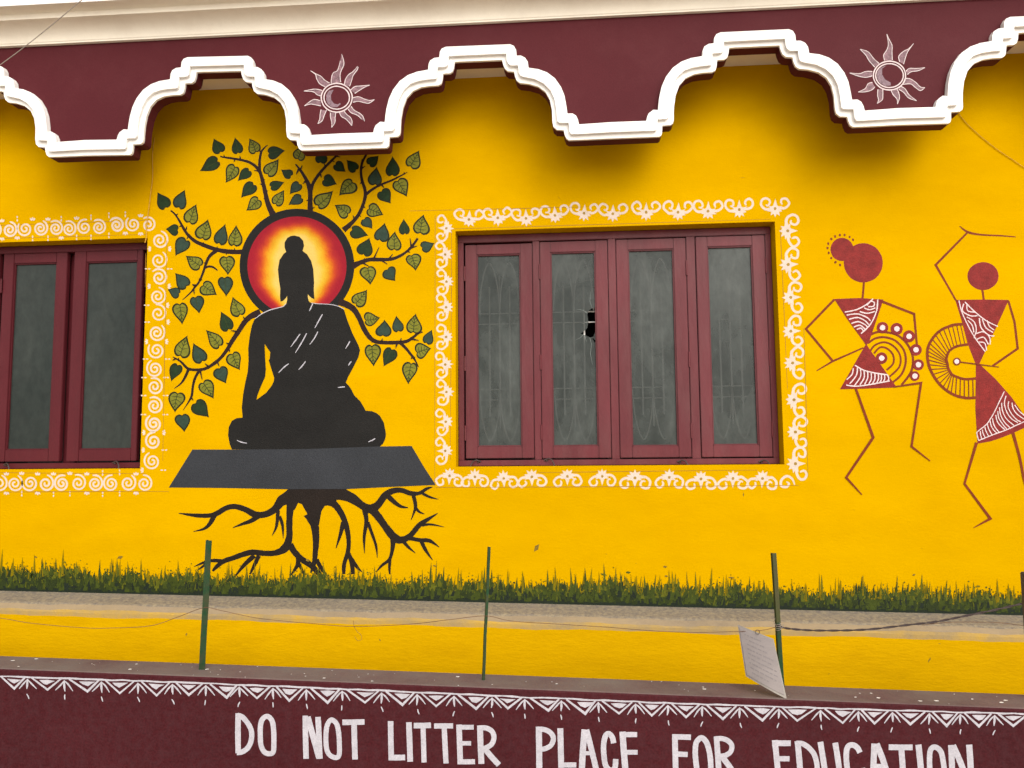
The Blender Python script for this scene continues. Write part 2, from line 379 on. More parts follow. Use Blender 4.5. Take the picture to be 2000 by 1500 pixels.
Uc = [(667, 265.2), (732, 263.3), (734, 255), (737, 249), (742, 245.2)]+tr(a5, [(35, 1078), (90, 1082), (98, 1000), (110, 920), (140, 800), (190, 690), (270, 585), (370, 513), (480, 472), (615, 448), (620, 380), (640, 335), (690, 305), (750, 298), (757, 230), (780, 192), (830, 170)])+\
     tr(a6, [(220, 132), (262, 150), (287, 195), (292, 262), (340, 260), (390, 285), (420, 330), (430, 400), (540, 415), (640, 452), (730, 520), (800, 620), (840, 720), (863, 850), (872, 922), (930, 920), (970, 945), (992, 990), (1005, 1045)])+[(1193, 245.4)]
X2, X3 = P(667, 294, YV).x, P(1193, 273, YV).x
zp2, zp3 = P(667, 294.4, YV).z, P(1193, 273.3, YV).z
def unit(c):
    r = []
    for u, v in c:
        q = P(u, v, YV); t = (q.x-X2)/(X3-X2); r.append((t, q.z-(zp2+(zp3-zp2)*t)))
    r[0] = (0, r[0][1]); r[-1] = (1, r[0][1]); return r
uL, uM, uU = unit(Lc), unit(Mc), unit(Uc)
px = [P(u, v, YV) for u, v in ((173, 306.3), (667, 294.4), (1193, 273.3), (1751, 247))]
print('pendants', [tuple(round(c, 3) for c in p) for p in px], 'zc', zc, 'zj', zj, 'RO', RO, 'LO', LO)
per = (px[3].x-px[0].x)/3; zpen = sum(p.z for p in px)/4
pend = [px[0].x-3*per, px[0].x-2*per, px[0].x-per]+[p.x for p in px]+[px[3].x+per, px[3].x+2*per, px[3].x+3*per]
pz = [px[0].z]*3+[p.z for p in px]+[px[3].z]*3
def path(un):
    out = []
    for i in range(len(pend)-1):
        for t, z in un[(1 if i else 0):]:
            out.append((pend[i]+(pend[i+1]-pend[i])*t, pz[i]+(pz[i+1]-pz[i])*t+z))
    return out
pL, pM, pU = path(uL), path(uM), path(uU)
def slab(s, lo, hi, y0, y1, m=0, back=True, tophi=True):
    # solid between two outlines, front face at y0, back at y1
    lp = [Vector((x, z, 0)) for x, z in lo]+[Vector((x, z, 0)) for x, z in reversed(hi)]
    k = len(s.v); s.v += [Vector((p.x, y0, p.y)) for p in lp]
    for t in tessellate_polygon([lp]):
        a, b, c = (s.v[k+i] for i in t); nrm = (b-a).cross(c-a)
        s.f.append(tuple(k+i for i in (t if nrm.y < 0 else reversed(t)))); s.m.append(m)
    for pts, fl in ((lo, 0), (hi, 1)):
        if fl and not tophi: continue
        k = len(s.v)
        for x, z in pts: s.v += [Vector((x, y0, z)), Vector((x, y1, z))]
        for i in range(len(pts)-1):
            q = (k+2*i, k+2*i+1, k+2*i+3, k+2*i+2); s.f.append(q if not fl else q[::-1]); s.m.append(m)
v = Solid(); top = [(pL[0][0], zj+.03), (pL[-1][0], zj+.03)]
slab(v, pL, top, YV, YV+.07, tophi=False)
k = len(v.v); lp = [Vector((x, z, 0)) for x, z in pL]+[Vector((x, z, 0)) for x, z in reversed(top)]
v.v += [Vector((p.x, YV+.07, p.y)) for p in lp]
for t in tessellate_polygon([lp]): v.f.append(tuple(k+i for i in t)); v.m.append(0)
VAL = v.build('valance', 'maroon', B)
up = lambda p, d: [(x, z+d) for x, z in p]
tm = Solid(); slab(tm, up(pL, .002), pU, YV-.016, YV+.002); slab(tm, pM, up(pU, -.0015), YV-.036, YV-.014)
o = tm.build('trim_moulding', 'white', VAL)
bv = o.modifiers.new('soft', 'BEVEL'); bv.width = .004; bv.segments = 2; bv.limit_method = 'ANGLE'; bv.angle_limit = radians(50)

# --- painted suns on the valance
def sun(T, c, r1, r2, rays, sm):
    p = Paint(YV, .001, T)
    for Lr, Rr in rays:
        p.poly(crom(Lr, 4)+list(reversed(crom(Rr, 4))), 2)
        # dark core towards the tip
        f = lambda q, i: q[i]
    p.poly(sm, 1)
    p.ring(*c, *r1, 20, 0, wob=.008); p.ring(*c, *r2, 18, 0, wob=.008)
    for Lr, Rr in rays:
        n = len(Lr); p.ribbon(Lr, [13]+[11]*(n-2)+[8], 0, jit=.2); n = len(Rr); p.ribbon(Rr, [13]+[11]*(n-2)+[8], 0, jit=.2)
    return p.build('painted_sun', ['paint_white_sun', 'paint_smudge', 'paint_ray'], VAL)
mat('paint_ray', (0.185, 0.105, 0.122), .6, .45, 30, .2, 75, grain=.35, gscale=150)
R1 = [([(725,690),(730,600),(760,520),(820,490),(850,420),(873,325)],[(880,670),(870,560),(890,480),(930,390),(925,310),(895,215)]),
 ([(940,710),(960,620),(1010,550),(1080,500),(1155,415)],[(1025,740),(1060,640),(1085,560),(1150,470),(1165,425)]),
 ([(1040,800),(1110,745),(1200,735),(1350,720)],[(1110,855),(1180,810),(1260,760),(1350,722)]),
 ([(1080,925),(1170,910),(1260,945),(1350,970),(1430,955)],[(1080,1000),(1170,985),(1260,1005),(1340,1015),(1430,957)]),
 ([(1050,1065),(1100,1130),(1190,1180),(1240,1230),(1270,1310)],[(1000,1110),(1050,1170),(1150,1210),(1220,1275)]),
 ([(935,1145),(980,1200),(1040,1250),(1065,1310),(1060,1380)],[(860,1165),(890,1230),(960,1270),(1020,1330),(1058,1380)]),
 ([(800,1170),(790,1250),(785,1330),(735,1410)],[(715,1170),(715,1250),(735,1330),(733,1410)]),
 ([(650,1130),(610,1220),(580,1300),(510,1350)],[(560,1120),(545,1200),(540,1270),(508,1350)]),
 ([(560,1060),(480,1045),(390,1030),(290,1060)],[(550,975),(450,955),(380,990),(290,1058)]),
 ([(570,900),(500,880),(430,830),(280,820)],[(580,810),(500,790),(420,790),(280,818)]),
 ([(630,750),(540,700),(490,620),(470,550),(390,490)],[(700,690),(620,640),(560,580),(480,540),(390,488)])]
R2 = [([(730,570),(715,480),(770,390),(790,290),(765,140)],[(855,560),(850,430),(850,320),(800,220),(767,140)]),
 ([(975,590),(960,500),(1040,420),(1120,380),(1200,295)],[(1040,630),(1070,520),(1110,420),(1200,297)]),
 ([(1080,745),(1130,700),(1250,700),(1385,685)],[(1100,800),(1160,755),(1280,735),(1385,687)]),
 ([(1070,860),(1150,870),(1240,930),(1310,1000),(1385,1010)],[(1030,960),(1150,950),(1220,1000),(1310,1060),(1385,1012)]),
 ([(990,990),(1060,1030),(1130,1130),(1250,1225)],[(960,1040),(1040,1090),(1120,1180),(1250,1227)]),
 ([(930,1030),(960,1100),(970,1180),(940,1280)],[(830,1050),(870,1130),(930,1200),(938,1280)]),
 ([(700,1040),(700,1130),(690,1210),(610,1270)],[(620,1040),(615,1140),(630,1210),(608,1270)]),
 ([(570,1000),(520,1050),(420,1080),(300,1085)],[(530,925),(460,950),(410,1030),(300,1083)]),
 ([(530,820),(430,845),(320,830),(160,775)],[(530,750),(420,750),(320,785),(160,773)]),
 ([(570,680),(480,580),(420,480),(330,390)],[(640,620),(550,540),(460,430),(332,388)])]
sun(Z(560, 80, 8.335), (815, 925), (252, 235), (208, 186), R1, [(765,795),(720,880),(725,960),(770,1020),(830,1035),(870,1010),(880,1030),(820,1080),(740,1085),(670,1030),(640,950),(650,870),(690,810)])
sun(Z(1640, 50, 8.335), (810, 815), (262, 235), (225, 195), R2, [(760,650),(690,700),(690,800),(740,880),(830,930),(830,975),(740,985),(650,930),(605,850),(610,760),(660,690)])

# ================================================================== windows
def bar(s, x0, x1, z0, z1, y0, y1, m=0, bev=.003): s.box((x0, y0, z0), (x1, y1, z1), m, bev)
def window(name, O, leaves, matn, glassn, hooks, grille, broken=None, hinges=()):
    # O opening; leaves: (outer rect, glass rect, front y)
    f = Solid(); yf = DEP+.002
    t = .036
    bar(f, O[0]+.002, O[1]-.002, O[3]-t-.012, O[3]-.002, yf, .20)
    bar(f, O[0]+.002, O[1]-.002, O[2]+.002, O[2]+t, yf-.002, .20)
    bar(f, O[0]+.002, O[0]+t, O[2]+t, O[3]-t-.012, yf, .20); bar(f, O[1]-t, O[1]-.002, O[2]+t, O[3]-t-.012, yf, .20)
    for i in range(len(leaves)-1):
        a, b = leaves[i][0][1], leaves[i+1][0][0]
        if b-a > .014: bar(f, a+.001, b-.001, O[2]+t, O[3]-t-.012, yf+.004, .19) if grille else None
        bar(f, a-.02, b+.02, O[2]+t, O[3]-t-.012, yf+(.045 if grille else .07), .185)
    win = f.build(name, matn, B)
    for (L, G, y) in leaves:
        s = Solid(); yb = y+.034
        L = (L[0]+.0025, L[1]-.0025, L[2]+.003, L[3]-.003)
        bar(s, L[0], G[0], L[2], L[3], y, yb); bar(s, G[1], L[1], L[2], L[3], y, yb)
        bar(s, G[0], G[1], G[3], L[3], y+.0015, yb); bar(s, G[0], G[1], L[2], G[2], y+.0015, yb)
        # glazing beads
        bd = .007
        bar(s, G[0], G[0]+bd, G[2], G[3], y+.007, yb-.003, bev=.002); bar(s, G[1]-bd, G[1], G[2], G[3], y+.007, yb-.003, bev=.002)
        bar(s, G[0]+bd, G[1]-bd, G[3]-bd, G[3], y+.008, yb-.004, bev=.002); bar(s, G[0]+bd, G[1]-bd, G[2], G[2]+bd, y+.008, yb-.004, bev=.002)
        s.build('sash', matn, win)
        yp = y+.020
        lp = [Vector((x, z, 0)) for x, z in ((G[0], G[2]), (G[1], G[2]), (G[1], G[3]), (G[0], G[3]))]
        loops = [lp]
        if broken and G is broken[0]:
            xr = G[1]-.0005
            hole = [Vector((min(q.x, xr), q.z, 0)) for q in (P(u, v, yp) for u, v in broken[1])]
            sl_ = [Vector((min(q.x, xr), q.z, 0)) for q in (P(u, v, yp) for u, v in [(1156.5, 661), (1159, 660.5), (1164, 667), (1161.5, 669)])]
            loops = [lp, hole, sl_]
        p = Solid(); vs = [q for lo in loops for q in lo]; p.v = [Vector((q.x, yp, q.y)) for q in vs]
        for tt in tessellate_polygon(loops): p.f.append(tuple(tt)); p.m.append(0)
        p.build('pane', glassn, win)
    for (x, z, y) in hinges:
        h = Solid(); h.tube([(x, y-.004, z-.045), (x, y-.004, z+.045)], .006, n=8); h.build('hinge', matn, win, smooth=False)
    for (u, v, sgn) in hooks:                 # iron stay hooks on the bottom rail
        q = P(u, v, yf); h = Solid(); x, z = q.x, q.z
        h.tube([(x-.045*sgn, yf-.006, z+.004), (x-.018*sgn, yf-.02, z+.014), (x, yf-.028, z+.006), (x+.014*sgn, yf-.036, z-.02), (x+.008*sgn, yf-.04, z-.05)], .0042, n=6)
        h.tube([(x-.034*sgn, yf+.004, z+.004), (x-.03*sgn, yf-.010, z+.004)], .008, n=8)
        h.build('stay_hook', 'iron', win, smooth=True)
    if grille:
        gr = Solid(); yg = .150; z0, z1 = O[2]+.13, O[3]-.145; H = z1-z0
        for (L, G, y) in leaves:
            W_ = G[1]-G[0]; cx = (G[0]+G[1])/2; st = .062
            xs_ = [cx-st, cx, cx+st]
            for j, x in enumerate(xs_):
                a = z0+.10 if j == 1 else z0+.17; b = z1-.10 if j == 1 else z1-.17
                gr.tube([(x, yg, a), (x, yg, b)], .0058, n=6)
            for zz in (z0+.27, z0+.335, z1-.40, z1-.335):
                gr.tube([(G[0]-.03, yg+.012, zz), (G[1]+.03, yg+.012, zz)], .004, n=6)
            for sg, zb_ in ((1, z0+.02), (-1, z1-.02)):
                for c0 in (cx-st, cx+st):
                    for sd_ in (-1, 1):
                        pts = []
                        for k in range(12):
                            tt = k/11; pts.append((c0+sd_*st*.98*sin(tt*pi/2)**1.1, yg+.004*sd_, zb_+sg*.31*(1-cos(tt*pi/2))**.9))
                        gr.tube(pts, .005, n=5)
        gr.build('grille', 'grille_paint', win, smooth=True)
    return win

def leaf(o4, g4, y): return (rect(o4, y), rect(g4, y), y)
yl = DEP+.008
RL = [leaf([(907, 478), (1038.5, 474), (1045.5, 896), (910, 896)], [(929.5, 498), (1015, 495), (1021, 872), (934, 872)], yl),
      leaf([(1052, 472), (1184.5, 468), (1197, 895.5), (1060, 896)], [(1074, 493), (1162, 490.5), (1170, 871), (1081, 871)], yl+.001),
      leaf([(1201, 467), (1338, 462), (1353, 894), (1212, 895)], [(1226, 488), (1315, 485.5), (1326, 871), (1235, 871)], yl-.002),
      leaf([(1356, 460), (1493, 455.5), (1511, 893), (1372, 894)], [(1380, 481), (1468, 480), (1484, 869), (1394, 869)], yl-.012)]
zt = min(l[0][3] for l in RL); zb_ = max(l[0][2] for l in RL)
fix = []
for L, G, y in RL:
    L = (L[0], L[1], max(L[2], RO[2]+.040), min(L[3], RO[3]-.052)); fix.append((L, G, y))
RL = fix
brk = [(1152, 659), (1134.5, 651.5), (1147, 641), (1149, 628), (1147, 613), (1150, 607), (1155, 603), (1162, 600), (1178, 598), (1178, 638), (1164, 645), (1158.5, 658)]
hz = lambda L, y: [(L, z, y) for z in (RO[2]+.20, RO[2]+.62, RO[3]-.24)]
WR = window('window', RO, RL, 'frame', 'glass', [(925, 903, -1), (1078, 900, 1), (1338, 903, 1), (1497, 903, 1)], True, (RL[1][1], brk),
       hz(RL[0][0][0], yl)+hz(RL[1][0][0], yl)+hz(RL[2][0][1], yl)+hz(RL[3][0][1], yl-.01))
LB = leaf([(147, 488), (281, 484), (266, 901), (126, 902)], [(170, 511), (270, 509), (254, 877), (152, 878)], yl)
LA = leaf([(8, 493), (133, 489), (116, 902), (-14, 903)], [(29, 515), (113, 512), (92, 878), (8, 879)], yl+.004)
pw = LB[0][0]-LA[0][0]
sh_ = lambda r, d: (r[0]-d, r[1]-d, r[2], r[3])
off = LA[0][0]-(LO[0]+.04)
LL = [(sh_(LA[0], 2*pw), sh_(LA[1], 2*pw), LA[2]), (sh_(LB[0], 2*pw), sh_(LB[1], 2*pw), LB[2]), LA, LB]
LL = [l for l in LL if l[0][0] > LO[0]+.03]
yk = RL[1][2]+.0192
for pts in ([(1140, 652), (1133, 660), (1124, 664)], [(1152, 660), (1155, 672), (1153, 690), (1157, 712)], [(1147, 612), (1139, 606), (1127, 604)], [(1146.5, 630), (1137, 632)], [(1141, 655), (1146, 667)], [(1156, 602), (1152, 588), (1154, 570)]):
    ck = Solid(); ck.tube([P(u, v, yk) for u, v in pts], [.0009]*(len(pts)-1)+[.0004], n=4)
    ck.build('crack', 'glass_edge', WR)
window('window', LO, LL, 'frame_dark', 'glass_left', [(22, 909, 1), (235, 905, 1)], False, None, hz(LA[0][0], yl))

# ================================================================== murals
# --- tree behind the seated figure
tA, tB, tC, tD = Z(280, 250, 4.6875), Z(560, 250, 4.6875), Z(300, 540, 4.6875), Z(580, 540, 4.6875)
tree = Paint(0, .0012)
def br(T, pts, w):
    q = [T(*p) for p in pts]; tree.ribbon(q, [x/4.6875 for x in w], 0)
br(tA, [(1190,800),(1140,690),(1110,560),(1080,440),(1060,390),(1020,345),(960,310),(880,290),(790,275),(715,265)], [60,45,38,32,32,27,24,22,20,12])
br(tA, [(1065,390),(1065,300),(1080,220),(1110,180),(1140,155)], [28,24,20,14,6])
br(tA, [(945,1132),(860,1135),(760,1130),(660,1110),(560,1075),(480,1040),(420,990),(380,940),(330,850),(290,790),(250,755)], [48,42,42,38,36,32,30,25,20,16,14])
br(tA, [(680,1115),(610,1170),(575,1240),(545,1330),(510,1410),(470,1460),(430,1510),(358,1575)], [36,30,26,22,20,18,14,6])
br(tA, [(570,1280),(600,1268),(640,1275),(680,1305)], [18,20,18,10])
br(tB, [(215,770),(215,690),(215,600),(200,520),(160,440),(120,380),(85,335)], [55,45,42,40,28,22,12])
br(tB, [(215,590),(240,510),(290,430),(350,360),(410,300),(450,260),(470,235)], [40,30,26,24,22,20,16])
br(tB, [(520,935),(600,865),(660,790),(700,700),(720,620),(715,560),(690,480),(680,400),(690,320),(720,260),(735,230)], [55,36,32,30,32,30,26,24,22,20,18])
br(tB, [(725,610),(780,565),(860,520),(960,480),(1040,440),(1105,405)], [28,24,20,18,14,5])
br(tB, [(600,1265),(680,1230),(760,1205),(860,1205),(960,1200),(1040,1170),(1100,1130),(1150,1080),(1200,1010)], [60,40,36,34,30,26,22,24,20])
br(tC, [(980,330),(900,360),(840,410),(780,500),(720,590),(680,660),(620,740),(550,800),(470,845),(380,855),(310,840),(250,780),(175,735)], [70,55,48,44,40,34,30,30,28,26,24,20,8])
br(tC, [(320,850),(290,920),(250,980),(190,1025)], [26,24,16,6])
br(tC, [(420,860),(380,930),(360,1010),(350,1090),(320,1150),(270,1225)], [26,24,22,22,14,4])
br(tD, [(380,230),(450,255),(520,300),(570,380),(610,470),(660,550),(720,595),(800,605),(900,605),(1000,595),(1060,560),(1110,520),(1155,508)], [60,60,55,48,46,42,38,34,34,30,26,20,6])
br(tD, [(950,610),(1000,660),(1040,710),(1075,755),(1115,830)], [30,26,24,18,6])
for T, tw in ((tA, [((745,272),(737,247)),((890,288),(884,255)),((840,285),(830,312)),((1055,395),(1012,388)),((1075,215),(1052,205)),((1095,500),(1112,470)),((1095,520),(1068,512)),((1120,580),(1142,575)),((1118,640),(1102,650)),((715,265),(705,255)),((300,800),(318,785)),((350,895),(328,905)),((390,935),(400,900)),((415,990),(398,1018)),((550,1070),(552,1045)),((670,1105),(680,1085)),((835,1125),(835,1100)),((765,1140),(762,1160)),((585,1230),(556,1236)),((520,1380),(540,1392)),((480,1440),(450,1432))]),
              (tB, [((800,1192),(846,1093)),((935,1200),(972,1155)),((860,1205),(922,1247)),((1140,1080),(1130,1010)),((1140,1098),(1195,1080)),((690,1230),(755,1268)),((700,1225),(715,1192)),((1100,1125),(1130,1140)),((355,360),(345,328)),((310,425),(318,455)),((410,300),(440,310)),((450,258),(490,268)),((690,330),(690,288)),((690,370),(720,350)),((685,500),(675,515)),((840,530),(828,545)),((870,520),(892,548)),((1000,465),(1008,448)),((1080,425),(1075,405)),((700,720),(720,730)),((655,790),(680,812)),((620,840),(610,800)),((570,895),(585,920)),((180,480),(150,512)),((125,385),(143,345)),((110,380),(88,425)),((90,340),(78,335)),((215,660),(182,665)),((225,735),(255,728)),((215,690),(236,696))]),
              (tC, [((430,865),(447,945)),((690,660),(702,692)),((585,775),(602,822)),((760,505),(710,494)),((695,620),(665,608)),((845,400),(822,368)),((500,820),(473,797)),((210,750),(175,768)),((225,765),(235,745)),((350,1110),(365,1135)),((380,90),(357,72)),((370,110),(375,162)),((420,20),(440,38))]),
              (tD, [((1050,572),(1118,586)),((775,595),(785,568)),((950,595),(957,563)),((918,615),(905,658)),((1065,745),(1085,738)),((1055,745),(1045,752)),((1110,522),(1120,505)),((510,285),(522,265)),((690,590),(690,605))])):
    for a, b in tw: br(T, [a, b], [17, 5])
TREE = tree.build('painted_tree', 'paint_branch', B)
LEAVES = [
 (tA, 'D', [(710,228,645,95,120),(868,236,838,85,105),(1140,232,1300,210,120),(692,300,515,395,130),(975,385,865,487,100),(1358,442,1262,380,92),(1160,540,1293,495,92),(1018,512,895,640,122),(1432,505,1342,608,100),(1455,638,1328,705,100),(207,738,130,588,128),(322,738,383,565,128),(322,935,205,925,108),(690,1066,752,878,128),(400,1020,293,1172,138),(405,1455,290,1328,132)]),
 (tA, 'L', [(1035,228,968,95,118),(848,345,752,503,128),(1130,432,1240,283,128),(1062,650,942,757,122),(1205,705,1290,568,112),(420,875,487,697,138),(540,1022,592,835,155),(826,1083,850,888,132),(530,1270,388,1168,132),(760,1172,773,1347,145)]),
 (tB, 'D', [(310,325,330,180,112),(440,330,540,402,100),(642,388,548,292,102),(752,342,842,252,102),(965,442,967,258,130),(810,527,825,355,132),(333,470,460,517,118),(862,572,952,692,132),(708,828,783,925,102),(588,930,748,985,122),(848,1035,897,868,142),(1083,975,1072,830,100),(700,1168,757,1005,150),(1232,1098,1352,1052,108),(918,1288,995,1400,138)]),
 (tB, 'L', [(100,292,160,160,118),(1128,362,1212,205,142),(612,488,480,620,148),(278,722,425,573,142),(1010,475,1100,630,148),(572,792,438,705,132),(742,735,885,797,132),(985,1122,993,945,138),(1220,972,1255,792,158),(1140,1158,1180,1308,142),(740,1268,765,1437,152)]),
 (tC, 'D', [(240,160,128,120,102),(648,2,663,185,140),(380,182,418,340,132),(692,494,615,320,128),(452,785,363,608,138),(225,802,163,962,116),(600,832,665,980,142),(378,1150,508,1290,152),(260,1260,280,1425,142)]),
 (tC, 'L', [(443,75,580,170,142),(238,242,262,440,145),(797,360,725,185,138),(612,645,478,490,128),(240,738,310,540,152),(718,698,792,857,142),(448,962,550,1120,142),(222,1058,198,1245,155)]),
 (tD, 'D', [(788,550,800,395,148),(930,508,910,358,106),(1182,615,1237,487,100),(872,658,793,825,132)]),
 (tD, 'L', [(528,258,643,120,138),(618,402,762,375,132),(1065,522,1090,340,148),(685,622,703,825,152),(1088,700,1230,660,148),(1048,785,1020,987,142)])]
HEART = [(.07,0),(.0,.30),(.015,.55),(.07,.78),(.18,.96),(.32,1.0),(.48,.88),(.64,.62),(.78,.36),(.90,.14),(1,0)]
rnd = random.Random(3)
def make_leaf(T, kind, bx, by, tx, ty, wd):
    b = Vector(T(bx, by)); t = Vector(T(tx, ty)); d = t-b; n = Vector((-d.y, d.x)).normalized(); h = wd/4.6875/2
    bend = rnd.uniform(-.2, .2); asy = rnd.uniform(.86, 1.14)
    def at(s, k): return tuple(b+d*s+n*(k*h+bend*h*4*(s*s)*(1-s)))
    def out(sc, sh):
        up_ = [(sh+s*sc, k*sc*asy) for s, k in HEART]; dn = [(sh+s*sc, -k*sc*(2-asy)) for s, k in reversed(HEART[1:-1])]
        c = crom(up_, 3)+crom([up_[-1]]+dn+[up_[0]], 3)[1:-1]
        return [at(*q) for q in c]
    p = Paint(0, .0022)
    p.poly(out(1, 0), 0); p.poly(out(.80, .075), 1)
    if kind == 'L':
        p.ribbon([at(.10, 0), at(.5, .02), at(.92, 0)], [1.5, 1.3, .7], 2)
        for s0, s1, k1 in ((.22, .16, .62), (.36, .40, .66), (.52, .62, .46), (.66, .76, .24)):
            for sg in (-1, 1):
                if rnd.random() < .9: p.ribbon([at(s0, 0), at((s0+s1)/2+.05, sg*k1*.55), at(s1+.10, sg*k1)], [1.3, 1.1, .5], 2, sub=3)
    elif rnd.random() < .6:
        p.ribbon([at(.15, 0), at(.5, .03), at(.85, 0)], [1.0, .9, .5], 2)
    fm = 'leaf_light' if kind == 'L' else ('leaf_dark' if by < 480 and T in (tA, tB) or rnd.random() < .4 else 'leaf_teal')
    p.build('leaf', ['leaf_outline', fm, 'leaf_vein'], TREE)
for T, kind, ls in LEAVES:
    for l in ls: make_leaf(T, kind, *l)

# --- halo, figure, platform, roots
T1 = Z(430, 440, 5)
hp = Paint(0, .0016, T1); hp.step = .0001
hp.ring(750, 398, 522, 522, 76, 0, n=72); hp.build('painted_ring', 'paint_black', B)
gl = Paint(0, .0015, T1); stops = [(0, (.58, .41, .10)), (.20, (.57, .36, .03)), (.36, (.53, .27, .012)), (.52, (.50, .13, .008)), (.66, (.40, .045, .014)), (.82, (.30, .018, .020)), (1, (.25, .010, .020))]
def ramp(t):
    for (a, ca), (b, cb) in zip(stops, stops[1:]):
        if t <= b: k = (t-a)/(b-a); return tuple(x+(y-x)*k for x, y in zip(ca, cb))
    return stops[-1][1]
NR, NT = 26, 120
rr = random.Random(5); ph = [rr.uniform(0, 6) for _ in range(6)]
for j in range(NR+1):
    t = j/NR
    for i in range(NT):
        a = 2*pi*i/NT
        cx, cy = 742+(750-742)*t, 500+(398-500)*t; rx = 60+(489-60)*t; ry = 300+(489-300)*t
        gl.put([(cx+rx*cos(a), cy+ry*sin(a))])
        k = .04*sin(5*a+ph[0])+.03*sin(9*a+ph[1])+.02*sin(17*a+ph[2]+t*4)+.025*rr.uniform(-1, 1)
        low = .18*max(0, sin(a))                       # the painter used more orange low down
        tt = min(1, max(0, (t-.34)/.56+k+low))
        gl.col.append(ramp(tt))
for j in range(NR):
    for i in range(NT):
        gl.face((j*NT+i, j*NT+(i+1) % NT, (j+1)*NT+(i+1) % NT, (j+1)*NT+i), 0)
gl.face(tuple(range(NT)), 0)
gl.build('painted_halo', 'paint_glow', B)

fg = Paint(0, .0030, T1)
body = [(725,100),(775,112),(810,150),(820,200),(805,250),(850,285),(890,350),(910,430),(918,560),(915,640),(922,722),(895,712),(870,690),(858,672),(857,705),(866,740),(885,757),(950,765),(1050,770),(1120,780),(1165,795),(1210,825),(1240,920),(1290,1050),(1350,1170),(1367,1220),(1350,1290),(1300,1390),(1250,1480),
 (1228,1537),(1260,1570),(1285,1610),(1310,1660),(1370,1720),(1400,1770),(1420,1810),(1480,1815),(1525,1832),(1560,1860),(1600,1930),(1620,2040),(1612,2090),(1590,2135),(1550,2168),(1500,2182),(800,2192),(115,2188),(95,2140),(78,2050),(85,1970),(115,1910),(160,1884),(220,1878),(212,1780),(225,1650),(245,1540),(270,1430),(278,1330),(275,1200),(290,1080),(310,980),(335,920),(400,870),(480,832),(560,810),(615,795),(645,765),(655,735),(655,690),(640,715),(615,738),(590,745),(585,700),(588,620),(575,540),(565,430),(580,340),(620,280),(645,260),(630,215),(630,170),(655,125),(690,105)]
gap = [(435,1160),(470,1210),(490,1240),(485,1300),(475,1320),(500,1400),(528,1490),(525,1520),(505,1565),(450,1635),(355,1705),(365,1660),(400,1570),(440,1480),(447,1400),(440,1300)]
fg.poly(body, 0, [gap])
fg.ribbon([(340,915),(400,870),(480,830),(560,808),(615,793),(645,765)], [4,8,9,8,7,5], 1); fg.ribbon([(890,758),(950,766),(1050,771),(1120,781),(1165,796),(1212,822)], [5,6,6,6,6,4], 1)
for h in ([(690,1188),(740,1120),(782,1060)],[(735,1245),(800,1140),(845,1055)],[(875,1165),(920,1105),(955,1038)],[(925,1005),(965,930),(1000,870)],[(872,838),(890,800),(905,765)],[(572,1440),(620,1390),(670,1352)],[(768,1410),(800,1375),(835,1330)],[(1225,1205),(1250,1165),(1268,1132)],[(1255,1370),(1265,1350),(1282,1330)],[(1150,1585),(1185,1580),(1218,1578)],[(165,2100),(210,2118),(260,2128)],[(1448,2115),(1480,2102),(1515,2083)]):
    fg.ribbon(h, [6, 11, 8], 1, jit=.15)
fg.build('painted_figure', ['paint_black', 'paint_white_cool'], B)
pf = Paint(0, .0045); pf.poly([(330, 952), (376, 878), (460, 878), (600, 877), (740, 872), (804, 871), (828, 912), (851, 947), (760, 951), (680, 955), (560, 955.5), (440, 953)], 0)
pf.build('painted_platform', 'paint_grey', B)

